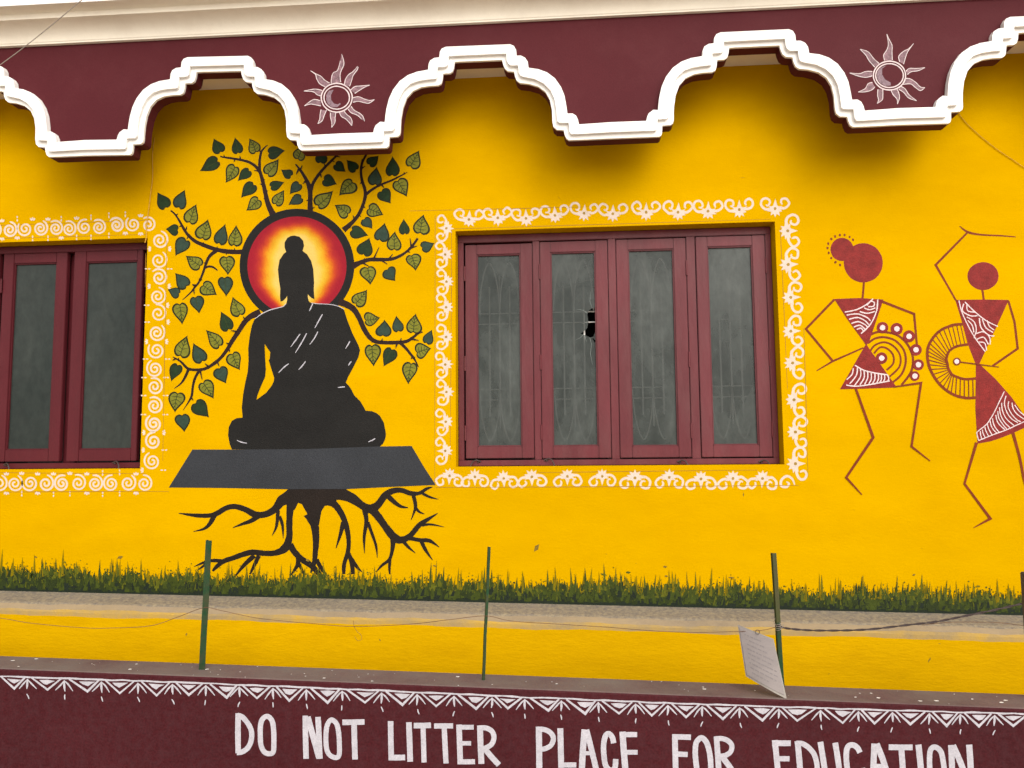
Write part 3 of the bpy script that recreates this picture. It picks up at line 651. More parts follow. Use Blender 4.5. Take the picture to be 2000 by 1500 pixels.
rt = Paint(0, .0013, Z(320, 840, 3.448))
rt.poly([(840,395),(1225,395),(1270,430),(1300,470),(1165,470),(1150,505),(1085,510),(1062,545),(1045,640),(1000,640),(980,590),(930,500),(905,490),(880,540),(830,500),(780,520),(770,480),(800,430)], 0)
for pts, w_ in (
 ([(870,440),(800,470),(750,530),(690,565),(620,570),(550,535),(480,515),(420,525),(360,560),(310,575),(220,575),(100,560)],[90,70,50,42,45,40,36,36,36,30,26,5]),
 ([(640,575),(590,610),(530,632),(465,657)],[40,30,20,5]), ([(340,575),(310,630),(270,665),(200,683)],[36,28,18,4]),
 ([(865,440),(850,540),(845,640),(845,720),(820,790),(760,825),(680,830),(600,822),(540,835),(470,860),(400,885),(350,925),(330,950)],[80,50,42,45,55,40,36,38,36,34,32,26,14]),
 ([(400,885),(340,878),(280,888),(203,920)],[28,24,20,4]), ([(300,890),(260,920),(225,945)],[20,16,6]),
 ([(610,845),(540,910),(465,1005)],[34,26,5]), ([(640,845),(610,910),(580,970)],[30,24,12]),
 ([(850,770),(880,820),(930,870),(990,910),(1040,960),(1060,990)],[45,42,40,40,36,20]),
 ([(905,860),(900,910),(850,985)],[30,28,5]), ([(905,890),(925,930),(945,975)],[24,20,10]),
 ([(980,560),(1015,640),(1025,740),(1020,830),(1012,900),(990,960)],[80,56,45,36,30,12]),
 ([(1030,870),(1060,930),(1110,995)],[24,28,5]),
 ([(1090,480),(1150,500),(1200,570),(1230,650),(1245,740),(1240,820),(1215,900),(1212,970)],[50,46,40,36,30,28,28,22]),
 ([(1245,830),(1265,890),(1275,970)],[28,30,26]), ([(1260,860),(1300,920),(1335,955)],[26,22,4]), ([(1210,620),(1190,700),(1160,795)],[34,24,5]),
 ([(1200,430),(1270,460),(1340,510),(1390,530),(1440,505),(1490,440),(1540,410),(1600,405),(1660,425),(1720,425),(1770,395),(1810,383)],[80,66,50,60,50,46,40,34,32,24,20,4]),
 ([(1740,425),(1790,450),(1850,466)],[18,16,3]), ([(1680,435),(1695,500),(1690,540),(1665,605)],[26,24,18,4]), ([(1695,520),(1720,550),(1755,565)],[18,16,4]),
 ([(1510,445),(1560,490),(1600,515),(1645,522)],[36,28,20,6]),
 ([(1400,530),(1450,590),(1500,660),(1550,720),(1600,740),(1660,710),(1720,640),(1780,600),(1845,560)],[60,50,48,56,48,36,34,24,4]),
 ([(1740,640),(1800,635),(1888,652)],[20,14,3]), ([(1650,725),(1720,740),(1790,745),(1855,788)],[30,26,26,4]), ([(1735,750),(1765,810),(1810,875)],[26,22,4]),
 ([(1610,745),(1650,790),(1695,828)],[26,18,3]), ([(1545,730),(1540,800),(1520,870),(1470,910),(1430,955)],[40,26,22,18,4]), ([(1525,870),(1520,920),(1522,970)],[18,18,10]),
 ([(1350,530),(1365,610),(1350,720),(1352,830)],[34,28,20,3]), ([(1375,620),(1400,690),(1430,780),(1438,860)],[22,20,16,3]),
 ([(770,540),(765,610),(755,660),(730,710)],[26,22,16,3]), ([(780,580),(800,640),(805,730)],[22,20,3])):
    rt.ribbon(pts, w_, 0)
rt.build('painted_roots', 'paint_root', B)

# --- dancers
tW1, tW2, tWL, tSK = Z(1560, 430, 4.285), Z(1790, 430, 4.286), Z(1560, 740, 4.545), Z(1840, 760, 10.71)
d1 = Paint(0, .0014, tW1)
d1.ellipse(540, 357, 163, 165, 0, wob=.008, n=36); d1.ellipse(362, 245, 96, 97, 0, wob=.01)
for x, y in ((345,125),(383,123),(425,140),(455,165),(303,137),(273,158),(247,197),(241,233),(250,275),(272,318),(307,352),(346,375)): d1.ellipse(x, y, 9, 11, 1, n=8, wob=.25)
d1.ribbon([(545,515),(540,590),(533,660)], 17, 1); d1.poly([(297,660),(500,652),(708,665),(590,1015),(565,1050),(545,1020),(400,820)], 0); d1.poly([(563,1035),(600,1090),(700,1230),(820,1400),(600,1408),(345,1415),(440,1250)], 0)
d1.ribbon([(297,665),(60,910),(285,1180)], 19, 1, smooth=False); d1.ribbon([(540,1068),(285,1180),(150,1260)], [12,16,8], 1, smooth=False); d1.ribbon([(700,682),(965,785),(990,1060)], [20,18,16], 1, smooth=False)
for c, r_ in (((693,1155),48),((700,900),48),((820,910),50),((922,972),50),((980,1085),48),((1000,1210),46),((970,1305),40)):
    d1.ellipse(*c, r_, r_, 0, wob=.03)
for a in ([(385,770),(480,750),(560,710),(620,660)],[(660,665),(650,760),(600,870),(520,950)],[(400,795),(490,785),(570,815),(600,845)],[(420,830),(490,815),(550,840),(585,875)],[(440,865),(500,850),(560,880),(575,900)],[(460,895),(510,880),(550,910),(555,925)],[(485,915),(520,905),(545,935)],[(510,765),(570,780),(635,765)],[(545,735),(590,750),(640,735)],[(570,715),(600,680),(630,690),(625,720),(580,725)],
          [(470,1215),(540,1255),(640,1280),(745,1295)],[(395,1380),(480,1390),(600,1375),(760,1345)],[(455,1240),(445,1290),(400,1335)],[(490,1235),(480,1300),(425,1370)],[(515,1245),(515,1310),(465,1385)],[(545,1260),(545,1320),(510,1380)],[(575,1270),(575,1320),(550,1375)],[(605,1280),(605,1330),(585,1370)],[(635,1285),(635,1330),(615,1368)],[(665,1290),(665,1330),(650,1362)],[(690,1292),(690,1330),(678,1357)],[(715,1295),(718,1325),(707,1352)],[(740,1297),(752,1325),(742,1347)]):
    d1.ribbon(a, 10, 2, jit=.15)
d1.T = tWL
d1.ribbon([(505,85),(660,520),(420,875),(560,1028)], [20,24,20,8], 1, smooth=False); d1.ribbon([(840,72),(1085,35),(1000,600),(1165,728)], [12,20,18,8], 1, smooth=False)
D1 = d1.build('painted_dancer', ['warli', 'warli_line', 'paint_white_sun'], B); D1['label'] = 'dancer with round hair bun, drum and both knees bent'
dr = Paint(0, .0013, tW1)
for a, w_ in (([(590,965),(640,942),(700,935),(820,960),(910,1040),(955,1150),(940,1270),(860,1380)],20),([(580,1030),(640,990),(720,980),(810,1010),(880,1090),(895,1190),(860,1290),(790,1355)],18),([(598,1095),(640,1045),(720,1022),(800,1060),(850,1140),(840,1230),(760,1310)],16),([(630,1115),(680,1065),(740,1075),(790,1130),(790,1200),(735,1255)],16)): dr.ribbon(a, w_, 0)
dr.e = .0032
for c in ((693,1155),(700,900),(820,910),(922,972),(980,1085),(1000,1210),(970,1305)): dr.ellipse(*c, 23, 23, 1, wob=.06, n=18)
dr.build('painted_drum', ['warli_line', 'paint_white_sun'], D1)
d2 = Paint(0, .0014, tW2)
d2.ellipse(557, 468, 130, 117, 0, wob=.008, n=36); d2.ribbon([(550,580),(557,620),(563,670)], 18, 1)
d2.poly([(325,668),(550,664),(772,668),(680,870),(530,1195),(522,1215),(495,1205),(430,1040),(380,850)], 0)
d2.ribbon([(330,672),(160,375),(425,105)], [14,20,16], 1, smooth=False); d2.ribbon([(360,50),(430,100),(540,122),(700,130),(830,140)], [6,20,14,12,8], 1)
d2.ribbon([(768,675),(820,850),(847,1075),(635,1222)], 19, 1, smooth=False)
d2.T = lambda u, v: (u, v)
d2.poly([(1906, 708), (1914, 712), (1944, 740), (1975, 775), (2000, 811), (2012, 829), (2000, 836), (1978, 846), (1950, 857), (1934, 862), (1909, 866.5), (1905, 800)], 0)
d2.T = tW2
for a in ([(355,672),(380,770),(440,900),(500,1000),(575,1100)],[(405,685),(480,760),(580,840),(680,890)],[(395,700),(385,760),(450,800),(510,800)],[(420,710),(430,760),(490,770)],[(420,810),(480,850),(500,920),(480,985)],[(430,840),(465,880),(480,940)],[(525,820),(540,900),(600,960),(650,970)],[(550,830),(580,900),(640,940)],[(590,840),(610,890),(650,920)],[(500,950),(560,935),(610,980),(615,1040)],[(500,1000),(560,980),(600,1040)],[(520,1020),(570,1030),(585,1090)]):
    d2.ribbon(a, 9, 2, jit=.15)
d2.T = tSK
for a in ([(1300,50),(1200,250),(1080,500),(950,710),(850,800),(740,890),(725,930),(760,1075)],[(760,1075),(900,1020),(1100,940),(1350,850),(1550,755),(1714,680)],[(1335,140),(1300,300),(1350,480),(1450,620),(1580,700)],[(1390,255),(1380,380),(1450,520),(1560,640),(1640,680)],[(1460,280),(1480,400),(1560,520),(1714,630)],[(1515,330),(1600,450),(1714,550)],[(1240,290),(1260,450),(1340,620),(1500,760)],[(1195,380),(1220,540),(1300,690),(1420,810)],[(1160,460),(1180,600),(1260,730),(1350,840)],[(1120,540),(1140,650),(1200,750),(1310,850)],[(1050,610),(1070,720),(1120,820),(1190,900)],[(1000,660),(1020,760),(1070,850),(1140,920)],[(945,730),(965,820),(1040,960)],[(890,790),(910,870),(970,990)],[(840,850),(850,920),(895,1010)],[(795,880),(800,950),(825,1040)]):
    d2.ribbon(a, 20, 2, jit=.15)
d2.T = tWL
d2.ribbon([(1577,565),(1470,930),(1700,1240),(1550,1322)], [26,18,24,6], 1, smooth=False); d2.ribbon([(1900,478),(1960,700),(2000,900),(2050,1080)], [26,24,22,20], 1)
D2 = d2.build('painted_dancer', ['warli', 'warli_line', 'paint_white_sun'], B); D2['label'] = 'dancer with one arm raised, holding a spoked drum'
dr = Paint(0, .0013, tW2)
ou = crom([(390,870),(300,880),(190,930),(110,1030),(90,1130),(115,1250),(190,1370),(290,1450),(400,1487),(500,1485)], 6)
ii = crom([(430,1040),(340,1055),(275,1095),(250,1160),(258,1200),(265,1240),(285,1275),(310,1300),(400,1330),(495,1325)], 6)
for k in range(1, 27):
    f_ = k/27*(len(ou)-1); i0 = int(f_); fr = f_-i0
    q = lambda c: tuple(a+(b-a)*fr for a, b in zip(c[i0], c[min(i0+1, len(c)-1)]))
    dr.ribbon([q(ou), q(ii)], [9, 8], 0)
dr.ribbon(ou, 22, 0, smooth=False, jit=.03); dr.ribbon(ii, 20, 0, smooth=False, jit=.03)
dr.e = .0030; dr.ribbon([(350,1186),(500,1205),(690,1230)], [9,10,6], 0); dr.ellipse(337, 1183, 32, 32, 0, n=20); dr.ellipse(335, 1183, 20, 20, 1, n=16, wob=.05)
dr.build('painted_drum', ['warli_line', 'paint_white_sun'], D2)

# --- borders round the windows
rb = random.Random(11)
def scroll(parent, cx, cy, R, sc=1.0):
    k = sc/12.5
    rot = rb.uniform(-.07, .07); cr_, sr_ = cos(rot), sin(rot); sx = rb.uniform(.94, 1.05)
    def T(u, v):
        x, y = (u-955)*k*sx, (v-615)*k; x, y = x*cr_-y*sr_, x*sr_+y*cr_
        x, y = R(x, y); return cx+x, cy+y
    p = Paint(0, .0013, T); j = lambda a: a+rb.uniform(-9, 9)
    p.ribbon([(j(x), j(y)) for x, y in [(870,615),(760,640),(680,610),(625,540),(620,470),(660,400),(740,380),(810,420),(820,490),(780,540),(730,520)]], [66,60,54,54,52,52,52,48,46,42,30], 0)
    p.ribbon([(j(x), j(y)) for x, y in [(1040,590),(1140,600),(1220,570),(1280,500),(1270,430),(1200,375),(1120,400),(1095,460),(1120,520)]], [66,58,54,52,52,52,48,46,30], 0)
    p.poly([(955,385),(985,480),(1010,560),(900,560),(925,480)], 0)
    fl = []
    for i in range(7):
        a = pi*(-.12+1.24*i/6); fl.append((955+(185+rb.uniform(-18, 18))*cos(a), 615+(190+rb.uniform(-18, 18))*sin(a)))
        if i < 6:
            a = pi*(-.12+1.24*(i+.5)/6); fl.append((955+112*cos(a), 615+118*sin(a)))
    fl += [(870, 560), (955, 520), (1040, 560)]
    p.poly(fl, 0); p.ellipse(953, 610, 34, 36, 1, n=10, wob=.1)
    p.build('scroll_motif', ['paint_white', 'flower_eye'], parent)
mat('flower_eye', (0.294, 0.175, 0.021), .6, .2, 20, 0)
def guides(name, lines):
    p = Paint(0, .0009)
    for a, b in lines: p.ribbon([a, ((a[0]+b[0])/2+rb.uniform(-.6, .6), (a[1]+b[1])/2+rb.uniform(-.6, .6)), b], [.9, 1.1, .7], 0, jit=.3)
    return p.build(name, 'pencil', B)
BR_ = guides('painted_border', [((850, 420), (849, 950)), ((882, 445), (879, 900)), ((886, 447), (1505, 428)), ((800, 412), (1150, 404)), ((1524, 445), (1538, 760)), ((1052, 923), (1480, 918)), ((851, 952), (1560, 948)), ((1570, 640), (1578, 930))])
z3, z4, z5, z6 = Z(830, 370, 5), Z(1200, 370, 5), Z(830, 670, 5), Z(1200, 670, 5)
dn = lambda x, y: (x, y); upR = lambda x, y: (-x, -y); rtR = lambda x, y: (y, -x); lfR = lambda x, y: (-y, x)
for T, pts, R, s in ((z3, [(430,295),(712,280),(988,285),(1270,255),(1555,235),(1835,240)], dn, 1), (z4, [(310,225),(622,225),(915,215),(1220,200),(1570,190)], dn, 1.08),
    (z3, [(210,380),(200,635),(212,900),(208,1150),(208,1440)], rtR, .93), (z5, [(200,210),(212,478),(205,768),(200,1052)], rtR, .95),
    (z4, [(1690,405),(1695,735),(1720,1055),(1720,1385)], lfR, 1.12), (z6, [(1738,195),(1752,555),(1765,870),(1765,1180)], lfR, 1.14),
    (z5, [(240,1295),(487,1305),(768,1320),(1043,1305),(1390,1300),(1730,1300)], upR, 1), (z6, [(200,1315),(535,1310),(845,1325),(1157,1320),(1445,1320)], upR, 1.06)):
    for i, c in enumerate(pts):
        x, y = T(*c); scroll(BR_, x, y, R, s)
p = Paint(0, .0013, z6); p.ribbon([(1760,1385),(1735,1325),(1680,1300),(1630,1340),(1630,1395),(1680,1405),(1705,1375),(1680,1355)], [10,20,24,24,24,24,20,12], 0); p.build('scroll_motif', 'paint_white', BR_)
BL_ = guides('painted_border', [((0, 466), (286, 458)), ((0, 440), (288, 430)), ((285, 495), (284, 560)), ((0, 923), (285, 925)), ((0, 961), (330, 960)), ((326, 470), (318, 900))])
def spiral(parent, cx, cy, r, ang, side):
    p = Paint(0, .0013); pts = []; n = 30; turns = rb.uniform(1.8, 2.15); w0 = rb.uniform(3.2, 4.0); sgn = 1 if rb.random() < .75 else -1
    for i in range(n+1):
        t = i/n; a = ang+sgn*t*turns*2*pi; q = r*(1.10-.98*t**.9); pts.append((cx+q*cos(a), cy+q*sin(a)*1.04))
    p.ribbon(pts, [2.0]+[w0]*(n-1)+[2.5], 0, sub=2)
    # dabs between the spirals on both sides of the row
    ox, oy = side; tx, ty = -oy, ox; flip = 1
    for sg in (1, -1):
        bx, by = cx+ox*sg*r*1.02+tx*r*1.1, cy+oy*sg*r*1.02+ty*r*1.1
        if (rb.random() < .5) == (sg > 0):
            for an in (-.7, 0, .7):
                dx, dy = ox*sg*cos(an)+tx*sin(an), oy*sg*cos(an)+ty*sin(an)
                p.ribbon([(bx+dx*1.5, by+dy*1.5), (bx+dx*4, by+dy*4), (bx+dx*7.5, by+dy*7.5)], [1.6, 4, 1.2], 0)
        else:
            for d0, d1_ in ((0, 5), (7, 11)):
                p.ribbon([(bx+ox*sg*d0, by+oy*sg*d0), (bx+ox*sg*(d0+d1_)/2, by+oy*sg*(d0+d1_)/2), (bx+ox*sg*d1_, by+oy*sg*d1_)], [1.4, 2.8, 1.4], 0)
    p.build('spiral_motif', 'paint_white', parent)
q1, q2 = Z(0, 380, 5), Z(0, 680, 4.84)
top_ = [q1(*c) for c in [(95,345),(245,335),(395,330),(545,330),(675,335),(825,320),(965,320),(1140,300),(1300,290),(1450,295)]]
bot_ = [q2(*c) for c in [(1365,1280),(1210,1275),(1050,1280),(900,1280),(740,1275),(585,1280),(435,1280),(285,1275),(140,1280),(-5,1280)]]
col_ = [q1(*c) for c in [(1560,445),(1550,640),(1555,810),(1540,995),(1545,1160),(1530,1350)]]+[q2(*c) for c in [(1480,20),(1465,195),(1462,365),(1460,545),(1455,715),(1450,880),(1440,1070)]]
for i in range(1, 15): top_.append((19-30*i, 449+.9*i)); bot_.append((-1-31*i, 944))
for c in top_: spiral(BL_, *c, 13.8, rb.uniform(3.4, 5.2), (0, 1))
for c in bot_: spiral(BL_, *c, 14.8, rb.uniform(3.4, 5.2), (0, 1))
for c in col_: spiral(BL_, *c, 15.6, rb.uniform(3.6, 5.4), (1, 0))

# --- painted grass along the foot of the wall
gx = Paint(0, .0034); gx.step = 0; rg = random.Random(21)
GL = [(-2400, 1096), (0, 1153.6), (500, 1160.5), (1000, 1171.5), (1500, 1187), (2000, 1202), (4400, 1275)]
def gline(u):
    q = zl(P(u, 1160, 0).x); return q
def ledge_v(u):                                # pixel row of the ledge line at column u
    lo, hi = 1000., 1400.
    for _ in range(24):
        m_ = (lo+hi)/2; w0 = P(u, m_, 0)
        if w0.z > zl(w0.x): lo = m_
        else: hi = m_
    return (lo+hi)/2
tab = [(u, ledge_v(u)) for u in range(-1400, 3401, 100)]
LV = lambda u: lerp(tab, u)
def hgt(u): return 39+8*sin(u*.017)*sin(u*.0061+1)+6*sin(u*.053+1)+5*sin(u*.131+2)*sin(u*.023)+3*sin(u*.31)
strip = []
us = [-1400+4*i for i in range(1201)]
k = gx.put([q for u in us for q in ((u, LV(u)+.5+.8*sin(u*.07)), (u, LV(u)-hgt(u)*.75-rg.uniform(0, 6)))])
for i in range(len(us)-1): gx.face((k+2*i, k+2*i+1, k+2*i+3, k+2*i+2), 0)
gx.e = .0015
k = gx.put([q for u in us for q in ((u, LV(u)+1.5), (u, LV(u)-7-3*sin(u*.031)-rg.uniform(0, 2)))])
for i in range(len(us)-1): gx.face((k+2*i, k+2*i+1, k+2*i+3, k+2*i+2), 3)
def blade(u, v, h, w, lean, m):
    gx.e = rg.uniform(.0018, .0032)
    k = gx.put([(u-w/2, v), (u+w/2, v), (u+w*.38+lean*.5, v-h*.55), (u-w*.38+lean*.5, v-h*.55), (u+lean, v-h)])
    gx.face((k, k+1, k+2, k+3), m); gx.face((k+3, k+2, k+4), m)
def dab(u, v, r, m):
    gx.e = rg.uniform(.0016, .0032); n = 6; a0 = rg.uniform(0, 6)
    k = gx.put([(u+r*rg.uniform(.5, 1.3)*cos(a0+2*pi*i/n), v+r*rg.uniform(.5, 1.2)*sin(a0+2*pi*i/n)) for i in range(n)])
    gx.face(tuple(range(k, k+n)), m)
for i in range(21000):
    u = rg.uniform(-1400, 3400); vis = -40 < u < 2040
    if not vis and rg.random() < .6: continue
    b = LV(u); h0 = hgt(u); t = rg.random(); hi = rg.random()
    if t < .30:                                # broad wet strokes in the body of the grass
        v = b-rg.uniform(3, h0*.7); blade(u, v, rg.uniform(9, 20), rg.uniform(4, 10), rg.uniform(-6, 7), rg.choice((0, 0, 1, 1, 3)) if v > b-h0*.4 else rg.choice((0, 1, 1, 1, 2)))
    elif t < .44:
        v = b-rg.uniform(6, h0*.85); blade(u, v, rg.uniform(8, 20), rg.uniform(1.5, 3.5), rg.uniform(-4, 5), rg.choice((0, 1, 1, 2)))
    elif t < .74:                              # sponge dabs thinning out upwards
        dab(u, b-h0*.6-min(26, abs(rg.gauss(0, 11))), rg.uniform(.6, 2.2), rg.choice((0, 1, 1, 2, 2, 5, 5)))
    elif t < .90:
        dab(u, b-h0*.7-min(34, abs(rg.gauss(0, 13))), rg.uniform(.6, 1.6), rg.choice((2, 5, 5, 5)))
    elif t < .955:
        v = b-h0*.62; blade(u, v, rg.uniform(14, 24)+34*hi**3, rg.uniform(2.4, 5), rg.uniform(-3, 4), rg.choice((1, 2, 2, 5, 5, 5)))
for i in range(11):
    u = rg.uniform(-300, 2300); a = rg.uniform(-.9, .9); l_ = rg.uniform(3, 7); v = LV(u)-rg.uniform(58, 84); w_ = rg.uniform(1.5, 3)
    gx.e = .0017; k = gx.put([(u-l_, v+l_*.5*a), (u-l_*.4, v-w_), (u+l_*.5, v-w_*.7-l_*.2*a), (u+l_, v-l_*.5*a), (u+l_*.3, v+w_), (u-l_*.5, v+w_*.6)]); gx.face(tuple(range(k, k+6)), rg.choice((2, 4, 4)))
tag(gx.build('painted_grass', ['grass_a', 'grass_b', 'grass_c', 'grass_d', 'stain', 'grass_e'], B), kind='stuff')

# --- nicks and smudges on the yellow wall
for (u, v, a, l_, w_) in ((1048, 1070, 2.2, 9, 4), (1452, 966, 1.6, 5, 2), (1450, 347, 0, 6, 1.5), (1184, 1082, .4, 2, 1.6), (1668, 996, .3, 2, 1.2), (1243, 1100, 0, 2, 1.5), (1800, 1071, .5, 2, 1.4), (1092, 386, .9, 4, 1.5), (618, 988, .2, 2, 1.5)):
    p = Paint(0, .001); dx, dy = cos(a)*l_, sin(a)*l_
    p.poly([(u-dx, v-dy), (u-dy*.2*w_/2, v+dx*.2*w_/2-w_*.4), (u+dx, v+dy), (u+dy*.2*w_/2, v-dx*.2*w_/2+w_*.4)], 0); p.build('wall_mark', 'stain', B)
for (u, v, a, l_, w_) in ((364, 1239, 1.5, 3, 4), (1815, 1289, 2.0, 6, 5), (1835, 1257, .2, 2.5, 2), (1619, 1316, 2.3, 3, 2), (742, 1250, 1.1, 3, 2)):
    p = Paint(-.192, .001); dx, dy = cos(a)*l_, sin(a)*l_
    p.poly([(u-dx, v-dy), (u+w_*.5, v-w_*.3), (u+dx, v+dy), (u-w_*.5, v+w_*.3)], 0); p.build('wall_mark', 'stain', B)

# ================================================================== boundary wall in front
bl, brr = P(0, 1305.7, YB), P(2000, 1383.7, YB)
def zw(x): return bl.z+(x-bl.x)*(brr.z-bl.z)/(brr.x-bl.x)
bw = Solid(); TH = .20; N = 24
for i in range(N):
    xa = XL+(XR-XL)*i/N; xb = XL+(XR-XL)*(i+1)/N
    sec = lambda x: [(YB+TH, -.05), (YB+TH, zw(x)-.006), (YB+TH-.006, zw(x)), (YB+.010, zw(x)), (YB+.003, zw(x)-.003), (YB, zw(x)-.010), (YB, -.05)]
    pa, pb = sec(xa), sec(xb)
    for k, m_ in enumerate((0, 0, 1, 1, 0, 0)): bw.quad((xa, *pa[k]), (xa, *pa[k+1]), (xb, *pb[k+1]), (xb, *pb[k]), m=m_)
BW = tag(bw.build('boundary_wall', ['maroon_wall', 'maroon_top']), 'low maroon wall along the front, lettered in white and edged with painted triangles', 'wall')
so_ = Solid(); so_.quad((XL, YB+TH, .02), (XR, YB+TH, .02), (XR, -.192, .02), (XL, -.192, .02)); tag(so_.build('soil_bed', 'soil'), kind='structure')
# --- triangle border
LN = [(0, 1320.5), (350, 1332.5), (700, 1346.8), (1000, 1360.5), (1300, 1373), (1650, 1384.5), (2000, 1394.5)]
ln = lambda u: lerp(LN, u)
p = Paint(YB, .001); us = [-300+20*i for i in range(131)]
p.ribbon([(u, ln(u)+rb.uniform(-.8, .8)) for u in us], [3.2+rb.uniform(-.8, .8) for _ in us], 0, jit=.12)
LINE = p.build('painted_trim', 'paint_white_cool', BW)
tri = [28,93,171,234,306,369,443,502,565,640,713,786,852,930,992,1071,1143,1209,1273,1340,1412,1489,1557,1646,1708,1778,1849,1912,1979]
arr = [54,126,199,269,338,402,467,534,599,669,746,815,886,961,1026,1097,1168,1241,1305,1372,1445,1520,1602,1676,1742,1814,1876,1942]
for i, x in enumerate(tri):
    l_ = (arr[i-1] if i else x-32); r_ = (arr[i] if i < len(arr) else x+34)
    p = Paint(YB, .0016); b = ln(x); t_ = rb.uniform(23, 28)
    va, vb = x-(x-l_)*.80, x+(r_-x)*.80
    p.ribbon([(va, ln(va)+1), (x, b+t_), (vb, ln(vb)+1)], [3.4, 4.2, 3.4], 0, smooth=False, jit=.2)
    hw = (r_-l_)*.225; jj = lambda: rb.uniform(-1.6, 1.6)
    p.poly([(x-hw+jj(), b+4.5+jj()*.5), (x+jj(), b+4.5+jj()*.5), (x+hw+jj(), b+5.5+jj()*.5), (x+hw*.4+jj(), b+t_*.44+jj()), (x+jj(), b+t_*.58), (x-hw*.5+jj(), b+t_*.45+jj())], 0)
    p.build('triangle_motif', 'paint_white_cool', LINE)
for x in arr:
    p = Paint(YB, .0022); b = ln(x)+3.5; j_ = lambda: rb.uniform(-1.5, 1.5); c = x+rb.uniform(-1, 1)
    p.ribbon([(c-1, b+2), (c-8, b+10+j_()), (c-17+j_(), b+21+j_())], [1.8, 3.2, 1.3], 0); p.ribbon([(c+1, b+2), (c+8, b+9+j_()), (c+17+j_(), b+20+j_())], [1.8, 3.2, 1.3], 0)
    p.ribbon([(c, b), (c+j_()*.4, b+11), (c+j_(), b+21+j_())], [2.2, 4.4, 1.4], 0)
    d_ = rb.uniform(-4, 5); y0 = b+29+j_(); p.ribbon([(c+j_(), y0), (c+d_*.5, y0+5), (c+d_, y0+10)], [1.6, 2.6, 1.4], 0)
    p.build('arrow_motif', 'paint_white_cool', LINE)
